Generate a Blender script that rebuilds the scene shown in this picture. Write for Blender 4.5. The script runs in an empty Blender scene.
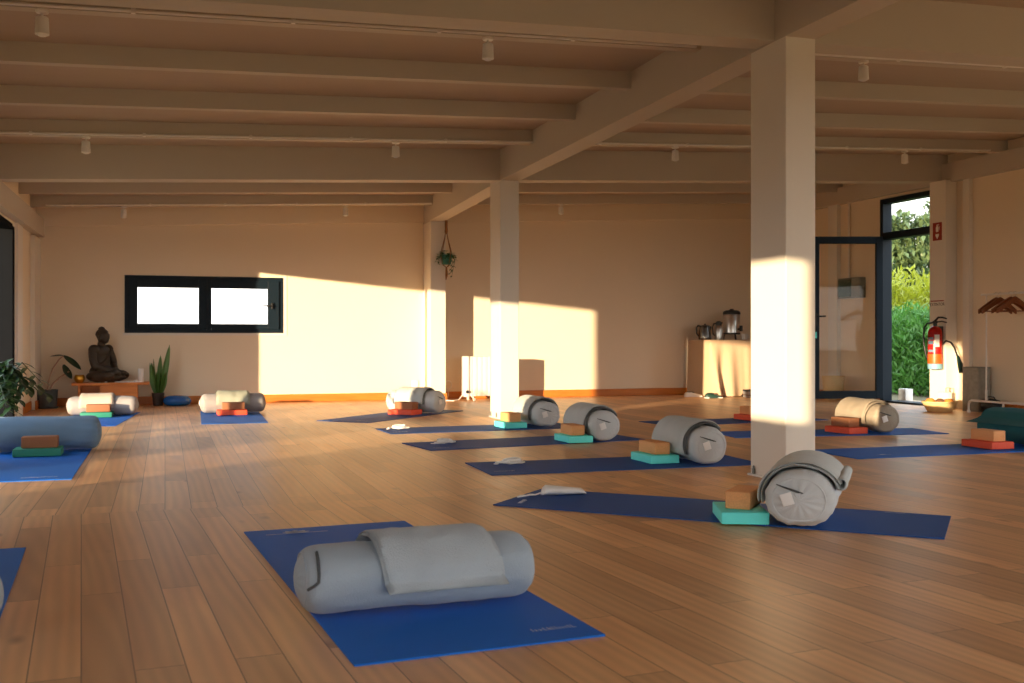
import bpy, bmesh, math, random
from mathutils import Vector, Matrix, noise
R = math.radians
sin, cos, pi = math.sin, math.cos, math.pi
random.seed(7)
SC = bpy.context.scene
COL = SC.collection

# ------------------------------------------------------------------ materials
def new_mat(name):
    m = bpy.data.materials.new(name); m.use_nodes = True
    nt = m.node_tree; nt.nodes.clear()
    out = nt.nodes.new('ShaderNodeOutputMaterial')
    b = nt.nodes.new('ShaderNodeBsdfPrincipled')
    nt.links.new(b.outputs[0], out.inputs[0])
    return m, nt, b, out

def mat(name, col, rough=.6, metal=0., var=.08, scale=12., bump=0., bscale=60., spec=.5, sheen=0., stretch=None):
    """plain material with a little procedural variation and optional bump"""
    m, nt, b, out = new_mat(name)
    tc = nt.nodes.new('ShaderNodeTexCoord')
    src = tc.outputs['Object']
    if stretch:
        mp = nt.nodes.new('ShaderNodeMapping'); mp.inputs['Scale'].default_value = stretch
        nt.links.new(src, mp.inputs[0]); src = mp.outputs[0]
    n = nt.nodes.new('ShaderNodeTexNoise'); n.inputs['Scale'].default_value = scale; n.inputs['Detail'].default_value = 4
    nt.links.new(src, n.inputs['Vector'])
    mx = nt.nodes.new('ShaderNodeMix'); mx.data_type = 'RGBA'
    c = Vector(col)
    mx.inputs[6].default_value = (*(c*(1-var)), 1); mx.inputs[7].default_value = (*(c*(1+var)), 1)
    nt.links.new(n.outputs['Fac'], mx.inputs[0]); nt.links.new(mx.outputs[2], b.inputs['Base Color'])
    b.inputs['Roughness'].default_value = rough; b.inputs['Metallic'].default_value = metal
    b.inputs['Specular IOR Level'].default_value = spec
    if sheen: b.inputs['Sheen Weight'].default_value = sheen; b.inputs['Sheen Roughness'].default_value = .5
    if bump:
        n2 = nt.nodes.new('ShaderNodeTexNoise'); n2.inputs['Scale'].default_value = bscale; n2.inputs['Detail'].default_value = 3
        nt.links.new(src, n2.inputs['Vector'])
        bp = nt.nodes.new('ShaderNodeBump'); bp.inputs['Strength'].default_value = bump; bp.inputs['Distance'].default_value = .01
        nt.links.new(n2.outputs['Fac'], bp.inputs['Height']); nt.links.new(bp.outputs[0], b.inputs['Normal'])
    return m

def srgb(r, g, b):
    f = lambda v: (v/255/12.92 if v/255 <= .04045 else ((v/255+.055)/1.055)**2.4)
    return (f(r), f(g), f(b))

def floor_mat(name, rot):
    """oak strip floor: boards 0.12 m wide running along local Y"""
    m, nt, b, out = new_mat(name)
    N, L = nt.nodes.new, nt.links.new
    tc = N('ShaderNodeTexCoord'); mp = N('ShaderNodeMapping'); mp.inputs['Rotation'].default_value = (0, 0, rot)
    L(tc.outputs['Object'], mp.inputs[0])
    sw = N('ShaderNodeSeparateXYZ'); L(mp.outputs[0], sw.inputs[0])
    cb = N('ShaderNodeCombineXYZ'); L(sw.outputs[1], cb.inputs[0]); L(sw.outputs[0], cb.inputs[1])
    br = N('ShaderNodeTexBrick'); L(cb.outputs[0], br.inputs['Vector'])
    br.offset = .37; br.offset_frequency = 2; br.squash = 1.0
    br.inputs['Scale'].default_value = 1; br.inputs['Brick Width'].default_value = 1.35; br.inputs['Row Height'].default_value = .12
    br.inputs['Mortar Size'].default_value = .0016; br.inputs['Mortar Smooth'].default_value = .3; br.inputs['Bias'].default_value = 0
    br.inputs['Color1'].default_value = (0, 0, 0, 1); br.inputs['Color2'].default_value = (1, 1, 1, 1); br.inputs['Mortar'].default_value = (.5, .5, .5, 1)
    # grain : stretched wave/noise, shifted by board
    ad = N('ShaderNodeVectorMath'); ad.operation = 'MULTIPLY_ADD'
    sc = N('ShaderNodeCombineXYZ')
    mul = N('ShaderNodeMath'); mul.operation = 'MULTIPLY'; mul.inputs[1].default_value = 7.0
    L(br.outputs['Color'], mul.inputs[0]); L(mul.outputs[0], sc.inputs[0]); L(mul.outputs[0], sc.inputs[1])
    ad.inputs[1].default_value = (1, 1, 1); L(mp.outputs[0], ad.inputs[0]); L(sc.outputs[0], ad.inputs[2])
    m2 = N('ShaderNodeMapping'); m2.inputs['Scale'].default_value = (7, .8, 1); L(ad.outputs[0], m2.inputs[0])
    n1 = N('ShaderNodeTexNoise'); n1.inputs['Scale'].default_value = 1.3; n1.inputs['Detail'].default_value = 5; n1.inputs['Distortion'].default_value = .6
    L(m2.outputs[0], n1.inputs['Vector'])
    m3 = N('ShaderNodeMapping'); m3.inputs['Scale'].default_value = (3.4, .32, 1); L(ad.outputs[0], m3.inputs[0])
    wv = N('ShaderNodeTexWave'); wv.wave_type = 'RINGS'; wv.rings_direction = 'Z'
    wv.inputs['Scale'].default_value = 2.2; wv.inputs['Distortion'].default_value = 7; wv.inputs['Detail'].default_value = 1.5; wv.inputs['Detail Scale'].default_value = .7
    L(m3.outputs[0], wv.inputs['Vector'])
    r1 = N('ShaderNodeValToRGB')
    r1.color_ramp.elements[0].position = .22; r1.color_ramp.elements[0].color = (*srgb(204, 148, 100), 1)
    r1.color_ramp.elements[1].position = .78; r1.color_ramp.elements[1].color = (*srgb(236, 188, 136), 1)
    L(n1.outputs['Fac'], r1.inputs[0])
    mxw = N('ShaderNodeMix'); mxw.data_type = 'RGBA'; mxw.blend_type = 'MULTIPLY'; mxw.inputs[0].default_value = .12
    L(r1.outputs[0], mxw.inputs[6]); L(wv.outputs['Color'], mxw.inputs[7])
    # board tone
    r2 = N('ShaderNodeValToRGB')
    r2.color_ramp.elements[0].color = (.74, .71, .70, 1); r2.color_ramp.elements[1].color = (1.12, 1.10, 1.06, 1)
    L(br.outputs['Color'], r2.inputs[0])
    mxb = N('ShaderNodeMix'); mxb.data_type = 'RGBA'; mxb.blend_type = 'MULTIPLY'; mxb.inputs[0].default_value = .95
    L(mxw.outputs[2], mxb.inputs[6]); L(r2.outputs[0], mxb.inputs[7])
    # knots
    m4 = N('ShaderNodeMapping'); m4.inputs['Scale'].default_value = (5, 2.2, 1); L(ad.outputs[0], m4.inputs[0])
    vo = N('ShaderNodeTexVoronoi'); vo.inputs['Scale'].default_value = .9; L(m4.outputs[0], vo.inputs['Vector'])
    r3 = N('ShaderNodeValToRGB'); r3.color_ramp.elements[0].position = .03; r3.color_ramp.elements[0].color = (.45, .36, .3, 1)
    r3.color_ramp.elements[1].position = .12; r3.color_ramp.elements[1].color = (1, 1, 1, 1); L(vo.outputs['Distance'], r3.inputs[0])
    mxk = N('ShaderNodeMix'); mxk.data_type = 'RGBA'; mxk.blend_type = 'MULTIPLY'; mxk.inputs[0].default_value = .8
    L(mxb.outputs[2], mxk.inputs[6]); L(r3.outputs[0], mxk.inputs[7])
    # seams
    mxs = N('ShaderNodeMix'); mxs.data_type = 'RGBA'; L(br.outputs['Fac'], mxs.inputs[0])
    L(mxk.outputs[2], mxs.inputs[6]); mxs.inputs[7].default_value = (*srgb(104, 68, 42), 1)
    L(mxs.outputs[2], b.inputs['Base Color'])
    rr = N('ShaderNodeMapRange'); rr.inputs[3].default_value = .30; rr.inputs[4].default_value = .46
    b.inputs['Specular IOR Level'].default_value = .8; L(n1.outputs['Fac'], rr.inputs[0]); L(rr.outputs[0], b.inputs['Roughness'])
    bp = N('ShaderNodeBump'); bp.inputs['Strength'].default_value = .25; bp.inputs['Distance'].default_value = .004; bp.invert = True
    L(br.outputs['Fac'], bp.inputs['Height']); L(bp.outputs[0], b.inputs['Normal'])
    return m

def wood_mat(name, c1, c2, scale=(3, 30, 30), rough=.45):
    m, nt, b, out = new_mat(name)
    N, L = nt.nodes.new, nt.links.new
    tc = N('ShaderNodeTexCoord'); mp = N('ShaderNodeMapping'); mp.inputs['Scale'].default_value = scale
    L(tc.outputs['Object'], mp.inputs[0])
    n = N('ShaderNodeTexNoise'); n.inputs['Scale'].default_value = 1.; n.inputs['Detail'].default_value = 5; n.inputs['Distortion'].default_value = .5
    L(mp.outputs[0], n.inputs['Vector'])
    r = N('ShaderNodeValToRGB'); r.color_ramp.elements[0].position = .3; r.color_ramp.elements[1].position = .7
    r.color_ramp.elements[0].color = (*c1, 1); r.color_ramp.elements[1].color = (*c2, 1)
    L(n.outputs['Fac'], r.inputs[0]); L(r.outputs[0], b.inputs['Base Color'])
    b.inputs['Roughness'].default_value = rough
    return m

def glass_mat(name, tint=(.97, .98, .98), boost=1.):
    m = bpy.data.materials.new(name); m.use_nodes = True
    nt = m.node_tree; nt.nodes.clear(); N, L = nt.nodes.new, nt.links.new
    out = N('ShaderNodeOutputMaterial'); mx = N('ShaderNodeMixShader')
    t = N('ShaderNodeBsdfTransparent'); t.inputs[0].default_value = (*tint, 1)
    g = N('ShaderNodeBsdfGlossy'); g.inputs['Roughness'].default_value = .02
    lw = N('ShaderNodeLayerWeight'); lw.inputs[0].default_value = .5
    pw = N('ShaderNodeMath'); pw.operation = 'POWER'; pw.inputs[1].default_value = 5.0; L(lw.outputs['Facing'], pw.inputs[0])
    fr = N('ShaderNodeMath'); fr.operation = 'MULTIPLY_ADD'; fr.inputs[1].default_value = .9; fr.inputs[2].default_value = .014; L(pw.outputs[0], fr.inputs[0])
    L(fr.outputs[0], mx.inputs[0]); L(t.outputs[0], mx.inputs[1]); L(g.outputs[0], mx.inputs[2]); L(mx.outputs[0], out.inputs[0])
    return m

def leaf_mat(name, col, trans=.25, rough=.45):
    m, nt, b, out = new_mat(name)
    N, L = nt.nodes.new, nt.links.new
    tc = N('ShaderNodeTexCoord'); n = N('ShaderNodeTexNoise'); n.inputs['Scale'].default_value = 3.; n.inputs['Detail'].default_value = 4
    L(tc.outputs['Object'], n.inputs['Vector'])
    mx = N('ShaderNodeMix'); mx.data_type = 'RGBA'; c = Vector(col)
    mx.inputs[6].default_value = (*(c*.6), 1); mx.inputs[7].default_value = (*(c*1.45), 1)
    L(n.outputs['Fac'], mx.inputs[0]); L(mx.outputs[2], b.inputs['Base Color'])
    b.inputs['Roughness'].default_value = rough
    tr = N('ShaderNodeBsdfTranslucent'); L(mx.outputs[2], tr.inputs[0])
    ms = N('ShaderNodeMixShader'); ms.inputs[0].default_value = trans
    L(b.outputs[0], ms.inputs[1]); L(tr.outputs[0], ms.inputs[2]); L(ms.outputs[0], out.inputs[0])
    return m

M = {}
M['wall'] = mat('wall_paint', (.82, .70, .535), .75, var=.02, scale=1.5, bump=.05, bscale=90)
M['white'] = mat('white_paint', (.76, .71, .63), .6, var=.02, scale=2, bump=.04, bscale=40)
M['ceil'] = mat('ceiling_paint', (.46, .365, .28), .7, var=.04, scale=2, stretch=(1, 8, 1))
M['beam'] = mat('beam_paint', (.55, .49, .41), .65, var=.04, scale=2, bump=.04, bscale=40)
M['frame'] = mat('dark_frame', srgb(14, 30, 42), .5, var=.05, spec=.2)
M['matte_black'] = mat('matte_black', (.008, .009, .011), .9, spec=.05)
M['black'] = mat('black_plastic', (.012, .012, .013), .4)
M['base'] = wood_mat('skirting_oak', srgb(178, 100, 30), srgb(208, 126, 48), (2, 14, 14))
M['glass'] = glass_mat('clear_glass')
M['floor'] = floor_mat('oak_floor', 0)
M['floor2'] = floor_mat('oak_floor_near', R(-4.05))
M['mat_blue'] = mat('mat_blue', srgb(0, 100, 196), .62, var=.06, scale=4, bump=.12, bscale=260, spec=.35)
M['mat_navy'] = mat('mat_navy', srgb(16, 78, 152), .66, var=.06, scale=4, bump=.12, bscale=260, spec=.35)
M['print'] = mat('mat_print', srgb(178, 188, 205), .6, var=.1, scale=90)
M['grey'] = mat('grey_fabric', srgb(198, 202, 204), .9, var=.07, scale=8, bump=.25, bscale=240, sheen=.15)
M['bluegrey'] = mat('blue_grey_fabric', srgb(104, 134, 164), .9, var=.08, scale=7, bump=.25, bscale=240, sheen=.15)
M['pale'] = mat('pale_fabric', srgb(152, 163, 173), .9, var=.07, scale=8, bump=.25, bscale=240, sheen=.15)
M['beige'] = mat('beige_fabric', srgb(160, 148, 132), .9, var=.07, scale=8, bump=.25, bscale=240)
M['light'] = mat('light_grey_fabric', srgb(152, 148, 148), .9, var=.05, scale=8, bump=.25, bscale=240)
M['teal'] = mat('teal_fabric', srgb(38, 104, 112), .9, var=.12, scale=8, bump=.25, bscale=240)
M['cream'] = mat('cream_blanket', srgb(184, 172, 158), .95, var=.04, scale=9, bump=.3, bscale=200)
M['bl_grey'] = mat('grey_blanket', srgb(188, 194, 194), .95, var=.08, scale=9, bump=.35, bscale=200, sheen=.15)
M['bl_green'] = mat('green_grey_blanket', srgb(158, 162, 148), .95, var=.08, scale=9, bump=.35, bscale=200)
M['bl_pale'] = mat('pale_blanket', srgb(164, 172, 178), .95, var=.08, scale=9, bump=.35, bscale=200, sheen=.15)
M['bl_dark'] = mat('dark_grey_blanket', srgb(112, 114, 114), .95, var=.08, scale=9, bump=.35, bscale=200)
M['piping'] = mat('dark_piping', srgb(70, 74, 76), .85)
M['tag'] = mat('white_tag', (.82, .80, .78), .7, var=.03)
M['cork'] = mat('cork', srgb(232, 166, 110), .8, var=.22, scale=160, bump=.2, bscale=160)
M['cork_d'] = mat('cork_brown', srgb(150, 98, 66), .8, var=.22, scale=160, bump=.2, bscale=160)
M['turq'] = mat('turquoise_foam', srgb(104, 240, 234), .65, var=.04, scale=30)
M['red'] = mat('red_foam', srgb(234, 84, 52), .65, var=.05, scale=30)
M['green'] = mat('green_foam', srgb(34, 128, 104), .65, var=.05, scale=30)
M['cotton'] = mat('white_cotton', (.84, .80, .76), .85, var=.05, scale=30)
M['bronze'] = mat('dark_bronze', srgb(62, 52, 42), .5, metal=.25, var=.25, scale=9, bump=.15, bscale=30)
M['brass'] = mat('brass', srgb(200, 150, 60), .3, metal=1., var=.08)
M['pine'] = wood_mat('orange_wood', srgb(198, 112, 36), srgb(224, 138, 58), (3, 24, 24))
M['pot_grey'] = mat('pot_grey', srgb(74, 82, 86), .55)
M['pot_dark'] = mat('pot_dark', srgb(48, 34, 26), .6)
M['pot_green'] = mat('pot_green', srgb(20, 100, 76), .4)
M['soil'] = mat('soil', srgb(46, 32, 22), .95, var=.3, scale=60)
M['leaf'] = leaf_mat('leaf_green', srgb(44, 86, 36))
M['leaf_dark'] = leaf_mat('leaf_dark', srgb(30, 56, 30), .12)
M['leaf_snake'] = leaf_mat('leaf_snake', srgb(86, 122, 56), .1)
M['stem'] = mat('stem_pale', srgb(186, 150, 124), .6)
M['rope'] = mat('jute_rope', srgb(140, 96, 54), .9)
M['ball'] = mat('blue_rubber', srgb(16, 92, 168), .25, var=.03)
M['steel'] = mat('brushed_steel', (.62, .60, .58), .28, metal=1., var=.05, scale=4, stretch=(1, 1, 30))
M['cloth'] = mat('table_cloth', srgb(196, 168, 138), .85, var=.04, scale=20, bump=.15, bscale=200)
M['enamel'] = mat('white_enamel', (.82, .79, .74), .35, var=.02)
M['ext_red'] = mat('extinguisher_red', srgb(178, 24, 20), .25, var=.04)
M['ext_orange'] = mat('extinguisher_orange', srgb(232, 92, 30), .4)
M['ext_blue'] = mat('extinguisher_foot', srgb(126, 176, 196), .4)
M['sign_red'] = mat('sign_red', srgb(150, 34, 20), .5)
M['sign_white'] = mat('sign_white', (.8, .76, .7), .5)
M['hanger'] = wood_mat('hanger_wood', srgb(104, 54, 24), srgb(136, 74, 34), (4, 40, 40))
M['bin'] = mat('mottled_grey', srgb(150, 148, 138), .6, var=.4, scale=16)
M['boxgrey'] = mat('panel_grey', srgb(120, 124, 118), .5)
M['dgreen'] = mat('dark_green', srgb(36, 66, 58), .4)
M['basket'] = mat('straw', srgb(226, 196, 140), .85, var=.12, scale=40, bump=.3, bscale=120)
M['ochre'] = mat('orange_cloth', srgb(214, 130, 54), .9, var=.1)
M['brown'] = mat('brown_cloth', srgb(110, 76, 52), .9, var=.1)
M['ground'] = mat('outside_ground', srgb(120, 110, 84), .95, var=.25, scale=3)
M['stone'] = mat('threshold_stone', srgb(206, 176, 146), .6, var=.1, scale=14)
M['hedge'] = leaf_mat('hedge_leaf', srgb(92, 144, 62), .3)
M['hedge_sun_tint'] = leaf_mat('hedge_leaf_sun_tint', srgb(168, 172, 48), .35)  # yellow tone paints low sun onto the upper hedge leaves
M['tree'] = leaf_mat('tree_leaf', srgb(96, 116, 74), .3)
M['bark'] = mat('bark', srgb(92, 76, 58), .9, var=.3, scale=20)

# ------------------------------------------------------------------ mesh helpers
class MB:
    def __init__(s): s.bm = bmesh.new()
    def _xf(s, vs, T):
        if T is not None:
            for v in vs: v.co = T @ v.co
    def box(s, x0, x1, y0, y1, z0, z1, bev=0., seg=2, T=None):
        r = bmesh.ops.create_cube(s.bm, size=1); vs = r['verts']
        for v in vs: v.co = Vector(((x0+x1)/2+v.co.x*(x1-x0), (y0+y1)/2+v.co.y*(y1-y0), (z0+z1)/2+v.co.z*(z1-z0)))
        if bev:
            es = list({e for v in vs for e in v.link_edges})
            r = bmesh.ops.bevel(s.bm, geom=es, offset=bev, segments=seg, affect='EDGES', profile=.5)
            vs = list({v for f in r['faces'] for v in f.verts} | {v for v in vs if v.is_valid})
        s._xf(vs, T); return s
    def grid(s, pts, closed_u=False, closed_v=False, flip=False):
        """pts[u][v] -> quads"""
        V = [[s.bm.verts.new(p) for p in row] for row in pts]
        nu, nv = len(V), len(V[0])
        for i in range(nu if closed_u else nu-1):
            for j in range(nv if closed_v else nv-1):
                q = [V[i][j], V[(i+1) % nu][j], V[(i+1) % nu][(j+1) % nv], V[i][(j+1) % nv]]
                if flip: q.reverse()
                try: s.bm.faces.new(q)
                except ValueError: pass
        return V
    def cap(s, row, flip=False):
        try: s.bm.faces.new(row[::-1] if flip else row)
        except ValueError: pass
    def lathe(s, prof, n=32, T=None, cap0=True, cap1=True):
        """prof: (r, z) list, around Z"""
        V = s.grid([[Vector((r*cos(2*pi*j/n), r*sin(2*pi*j/n), z)) for j in range(n)] for r, z in prof], closed_v=True, flip=True)
        if cap0: s.cap(V[0], True)
        if cap1: s.cap(V[-1])
        s._xf([v for r in V for v in r], T); return s
    def tube(s, pts, r, n=8, closed=False, caps=True):
        pts = [Vector(p) for p in pts]; N = len(pts)
        rad = r if isinstance(r, (list, tuple)) else [r]*N
        rows = []; prev = None
        for i, p in enumerate(pts):
            a = pts[(i-1) % N] if (closed or i > 0) else p
            b = pts[(i+1) % N] if (closed or i < N-1) else p
            t = (b-a).normalized()
            if prev is None:
                up = Vector((0, 0, 1)) if abs(t.z) < .9 else Vector((1, 0, 0)); u = t.cross(up).normalized()
            else:
                u = (prev - t*prev.dot(t)).normalized()
            prev = u; w = t.cross(u)
            rows.append([p+(u*cos(2*pi*k/n)+w*sin(2*pi*k/n))*rad[i] for k in range(n)])
        V = s.grid(rows, closed_u=closed, closed_v=True, flip=True)
        if caps and not closed: s.cap(V[0], False); s.cap(V[-1], True)
        return s
    def ell(s, c, r, T=None, u=20, v=12):
        q = bmesh.ops.create_uvsphere(s.bm, u_segments=u, v_segments=v, radius=1)['verts']
        for w in q: w.co = Vector((c[0]+w.co.x*r[0], c[1]+w.co.y*r[1], c[2]+w.co.z*r[2]))
        s._xf(q, T); return s
    def prism(s, poly, h0, h1, T=None):
        """poly in XY, extruded z h0..h1"""
        a = [s.bm.verts.new((x, y, h0)) for x, y in poly]; b = [s.bm.verts.new((x, y, h1)) for x, y in poly]
        n = len(poly)
        s.cap(a, True); s.cap(b)
        for i in range(n): s.bm.faces.new((a[i], a[(i+1) % n], b[(i+1) % n], b[i]))
        s._xf(a+b, T); return s
    def build(s, name, m, parent=None, smooth=40, loc=None, rot=None):
        bmesh.ops.recalc_face_normals(s.bm, faces=s.bm.faces)
        me = bpy.data.meshes.new(name); s.bm.to_mesh(me); s.bm.free()
        o = bpy.data.objects.new(name, me); COL.objects.link(o); me.materials.append(m)
        if smooth:
            for p in me.polygons: p.use_smooth = True
            if smooth < 180: me.set_sharp_from_angle(angle=R(smooth))
        if parent is not None: o.parent = parent
        if loc is not None: o.location = loc
        if rot is not None: o.rotation_euler = rot
        return o

def thing(name, label, cat, loc=(0, 0, 0), rz=0., group=None):
    o = bpy.data.objects.new(name, None); COL.objects.link(o); o.empty_display_size = .1
    o.location = loc; o.rotation_euler = (0, 0, rz)
    return tag(o, label, cat, group)
def tag(o, label, cat, group=None):
    o['label'] = label; o['category'] = cat
    if group: o['group'] = group
    return o
def struct(o, label=None):
    o['kind'] = 'structure'
    if label: o['label'] = label
    return o
def copy_thing(src, loc, rz, label):
    def rec(o, parent):
        c = o.copy(); COL.objects.link(c)
        if parent is not None: c.parent = parent
        for ch in [k for k in SC.objects if k.parent is o]: rec(ch, c)
        return c
    c = rec(src, None); c.location = loc; c.rotation_euler = (0, 0, rz); c['label'] = label
    return c
def RZ(a): return Matrix.Rotation(a, 4, 'Z')
def TR(x, y, z): return Matrix.Translation((x, y, z))

# ------------------------------------------------------------------ room
XL, XR, YB, YF = -1.46, 8.75, 13.6, -1.6
def soffit(x, y):
    """underside of the main beams: a shallow one-way pitch"""
    a = 2.515+.03*(x-3.2); b = 2.42+.046*(x-3.35)
    t = (y-5.17)/(10-5.17)
    if t < 0: return a-.004*t*0
    if t > 1: return b-.02*(y-10)
    return a+(b-a)*t
def zc(x, y): return soffit(x, y)+.31

def slab_x(mb, x0, x1, y0, y1, f0, f1, n=1):
    """a beam along X whose underside/top follow f0(x), f1(x)"""
    xs = [x0+(x1-x0)*i/n for i in range(n+1)]
    rows = [[Vector((x, y0, f0(x))), Vector((x, y1, f0(x))), Vector((x, y1, f1(x))), Vector((x, y0, f1(x)))] for x in xs]
    V = mb.grid(rows, closed_v=True); mb.cap(V[0]); mb.cap(V[-1], True)
def slab_y(mb, x0, x1, ys, f0, f1, sh=lambda y: 0.):
    rows = [[Vector((x0+sh(y), y, f0(y))), Vector((x1+sh(y), y, f0(y))), Vector((x1+sh(y), y, f1(y))), Vector((x0+sh(y), y, f1(y)))] for y in ys]
    V = mb.grid(rows, closed_v=True); mb.cap(V[0]); mb.cap(V[-1], True)

# floors
SEAM = 5.2
b = MB(); b.box(XL-.2, XR+.2, SEAM, YB+.2, -.06, 0); struct(b.build('floor', M['floor']), 'oak board floor of the far part of the room')
b = MB(); b.box(XL-.2, XR+.2, YF-.2, SEAM, -.06, 0); struct(b.build('floor', M['floor2']), 'oak board floor of the near part of the room')

# back wall with the low window
WX0, WX1, WZ0, WZ1 = -.47, 1.44, .885, 1.595
b = MB()
b.box(XL-.2, WX0, YB, YB+.22, 0, 3.4); b.box(WX1, XR+.2, YB, YB+.22, 0, 3.4)
b.box(WX0, WX1, YB, YB+.22, 0, WZ0); b.box(WX0, WX1, YB, YB+.22, WZ1, 3.4)
struct(b.build('wall_back', M['wall'], smooth=0))
b = MB(); slab_x(b, XL, XR, YB-.045, YB, lambda x: 2.24+.046*(x-.5), lambda x: zc(x, YB))
struct(b.build('trim_1', M['wall'], smooth=0))
# left wall with three openings
LA, LB, LC = (7.66, 11.66, 0, 1.95), (5.25, 6.6, 0, 1.67), (.97, 2.35, .80, 1.76)
b = MB(); X0, X1 = XL-.2, XL
ys = [YF-.2, LC[0], LC[1], LB[0], LB[1], LA[0], LA[1], YB]
for i in range(0, 8, 2): b.box(X0, X1, ys[i], ys[i+1], 0, 3.2)
for o_ in (LA, LB, LC):
    b.box(X0, X1, o_[0], o_[1], o_[3], 3.2)
    if o_[2] > 0: b.box(X0, X1, o_[0], o_[1], 0, o_[2])
struct(b.build('wall_left', M['wall'], smooth=0))
# right wall with the door opening and an added opening for fill light
DY0, DY1, DZ = 10.12, 11.19, 2.6
b = MB()
b.box(XR, XR+.1, 7.0, DY0, 0, 3.4); b.box(XR, XR+.22, YF-.2, -.6, 0, 3.4); b.box(XR, XR+.22, -.6, 7.0, 2.3, 3.4); b.box(XR, XR+.1, DY1, YB+.2, 0, 3.4); b.box(XR, XR+.1, DY0, DY1, DZ, 3.4)
struct(b.build('wall_right', M['wall'], smooth=0))
# wall behind the viewer : wide glazed opening added for fill light
b = MB(); FX0, FX1 = -1.3, 8.6
b.box(XL-.2, FX0, YF-.2, YF, 0, 3.3); b.box(FX1, XR+.2, YF-.2, YF, 0, 3.3); b.box(FX0, FX1, YF-.2, YF, 2.15, 3.3)
struct(b.build('wall_front', M['wall'], smooth=0))

# ceiling
b = MB()
gx = [XL-.2+(XR-XL+.4)*i/12 for i in range(13)]
gy = [YF-.2, 0, 2.5, 5.17, 7, 8.5, 10, 12, YB+.22]
top = [[Vector((x, y, zc(x, y)+.12)) for y in gy] for x in gx]; bot = [[Vector((x, y, zc(x, y))) for y in gy] for x in gx]
b.grid(top); b.grid(bot)
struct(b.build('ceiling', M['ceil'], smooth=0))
# beams
def beam(name, mb, m='beam'): return struct(mb.build(name, M[m], smooth=0))
for (y0, y1) in ((5.17, 5.36), (10.0, 10.19), (.2, .39)):
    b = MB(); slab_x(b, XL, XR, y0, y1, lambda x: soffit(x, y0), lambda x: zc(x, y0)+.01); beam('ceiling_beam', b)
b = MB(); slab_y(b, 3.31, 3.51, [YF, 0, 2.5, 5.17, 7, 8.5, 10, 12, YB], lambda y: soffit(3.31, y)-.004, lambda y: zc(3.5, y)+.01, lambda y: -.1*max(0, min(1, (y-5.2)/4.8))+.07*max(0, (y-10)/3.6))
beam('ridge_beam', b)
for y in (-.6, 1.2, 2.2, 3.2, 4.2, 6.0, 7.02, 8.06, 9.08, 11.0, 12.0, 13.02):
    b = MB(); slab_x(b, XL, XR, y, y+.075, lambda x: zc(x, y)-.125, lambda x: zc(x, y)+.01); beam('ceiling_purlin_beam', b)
# wall plates
b = MB(); slab_y(b, XL, XL+.09, [YF, 5, YB], lambda y: 1.985+.012*(y-10), lambda y: 2.2+.012*(y-10)); beam('wall_plate_beam', b)
b = MB(); slab_y(b, XR-.09, XR, [YF, 5, YB], lambda y: 2.64, lambda y: 2.86); beam('wall_plate_beam', b)
# posts
def post(x, y0, y1, w, lab):
    t = bpy.data.objects.new('column', None); COL.objects.link(t); t.location = (x, y0, 0); t['kind'] = 'structure'; t['label'] = lab
    b = MB(); b.box(.002, w-.002, .002, y1-y0-.002, .0, soffit(x, y0)+.2, bev=.006); b.build('column_shaft', M['white'], t, 0)
    b = MB(); b.box(-.012, w+.012, -.012, y1-y0+.012, 0, .012, bev=.003); b.build('base_plate', M['enamel'], t, 0)
    b = MB()
    for yy in (.1, y1-y0-.06):
        b.box(-.012, -.001, yy, yy+.02, .012, .045, bev=.002); b.lathe([(.006, 0), (.006, .012), (.004, .016)], 10, TR(-.007, yy+.01, .045))
    b.build('base_bolts', M['boxgrey'], t)
    return t
post(3.31, 5.06, 5.435, .2, 'thick white post standing nearest, in the middle of the floor')
post(3.21, 10.0, 10.35, .205, 'white post farther away, between the radiator and the near post')
b = MB(); b.box(3.285, 3.49, YB-.40, YB, 0, soffit(3.3, 13.4), bev=.005); struct(b.build('wall_pilaster_column', M['white'], smooth=0), 'white pilaster on the back wall under the hanging plant')
b = MB(); b.box(XR-.16, XR, 9.85, DY0, 0, 2.66, bev=.005); struct(b.build('wall_pilaster_column', M['white'], smooth=0), 'white pilaster beside the glass door')
b = MB(); b.box(XL, XL+.05, YB-.6, YB, 0, 2.0, bev=.004); b.box(XL, XL+.03, 11.69, 12.1, 0, 2.0); struct(b.build('trim_2', M['white'], smooth=0))
b = MB(); b.box(XR-.06, XR, 12.05, 12.25, 0, 2.66, bev=.004); b.box(XR-.05, XR, 9.6, 9.7, 0, 2.66); struct(b.build('trim_3', M['white'], smooth=0))
# baseboards
b = MB()
b.box(XL+.05, 3.285, YB-.018, YB, 0, .10, bev=.004); b.box(3.49, XR, YB-.018, YB, 0, .10, bev=.004)
b.box(3.27, 3.505, YB-.418, YB-.40, 0, .10, bev=.004); b.box(3.49, 3.508, YB-.40, YB-.018, 0, .10, bev=.004); b.box(3.267, 3.285, YB-.40, YB-.018, 0, .10, bev=.004)
struct(b.build('baseboard_back', M['base'], smooth=0))
b = MB(); b.box(XL, XL+.018, 12.1, YB-.62, 0, .1, bev=.004); b.box(XL+.05, XL+.068, YB-.6, YB-.02, 0, .1, bev=.004); struct(b.build('baseboard_left', M['base'], smooth=0))
b = MB(); b.box(XR-.018, XR, 7.0, 9.58, 0, .1, bev=.004); b.box(XR-.018, XR, 12.27, YB-.02, 0, .1, bev=.004); b.box(XR-.018, XR, DY1, 12.03, 0, .1, bev=.004)
struct(b.build('baseboard_right', M['base'], smooth=0))

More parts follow.
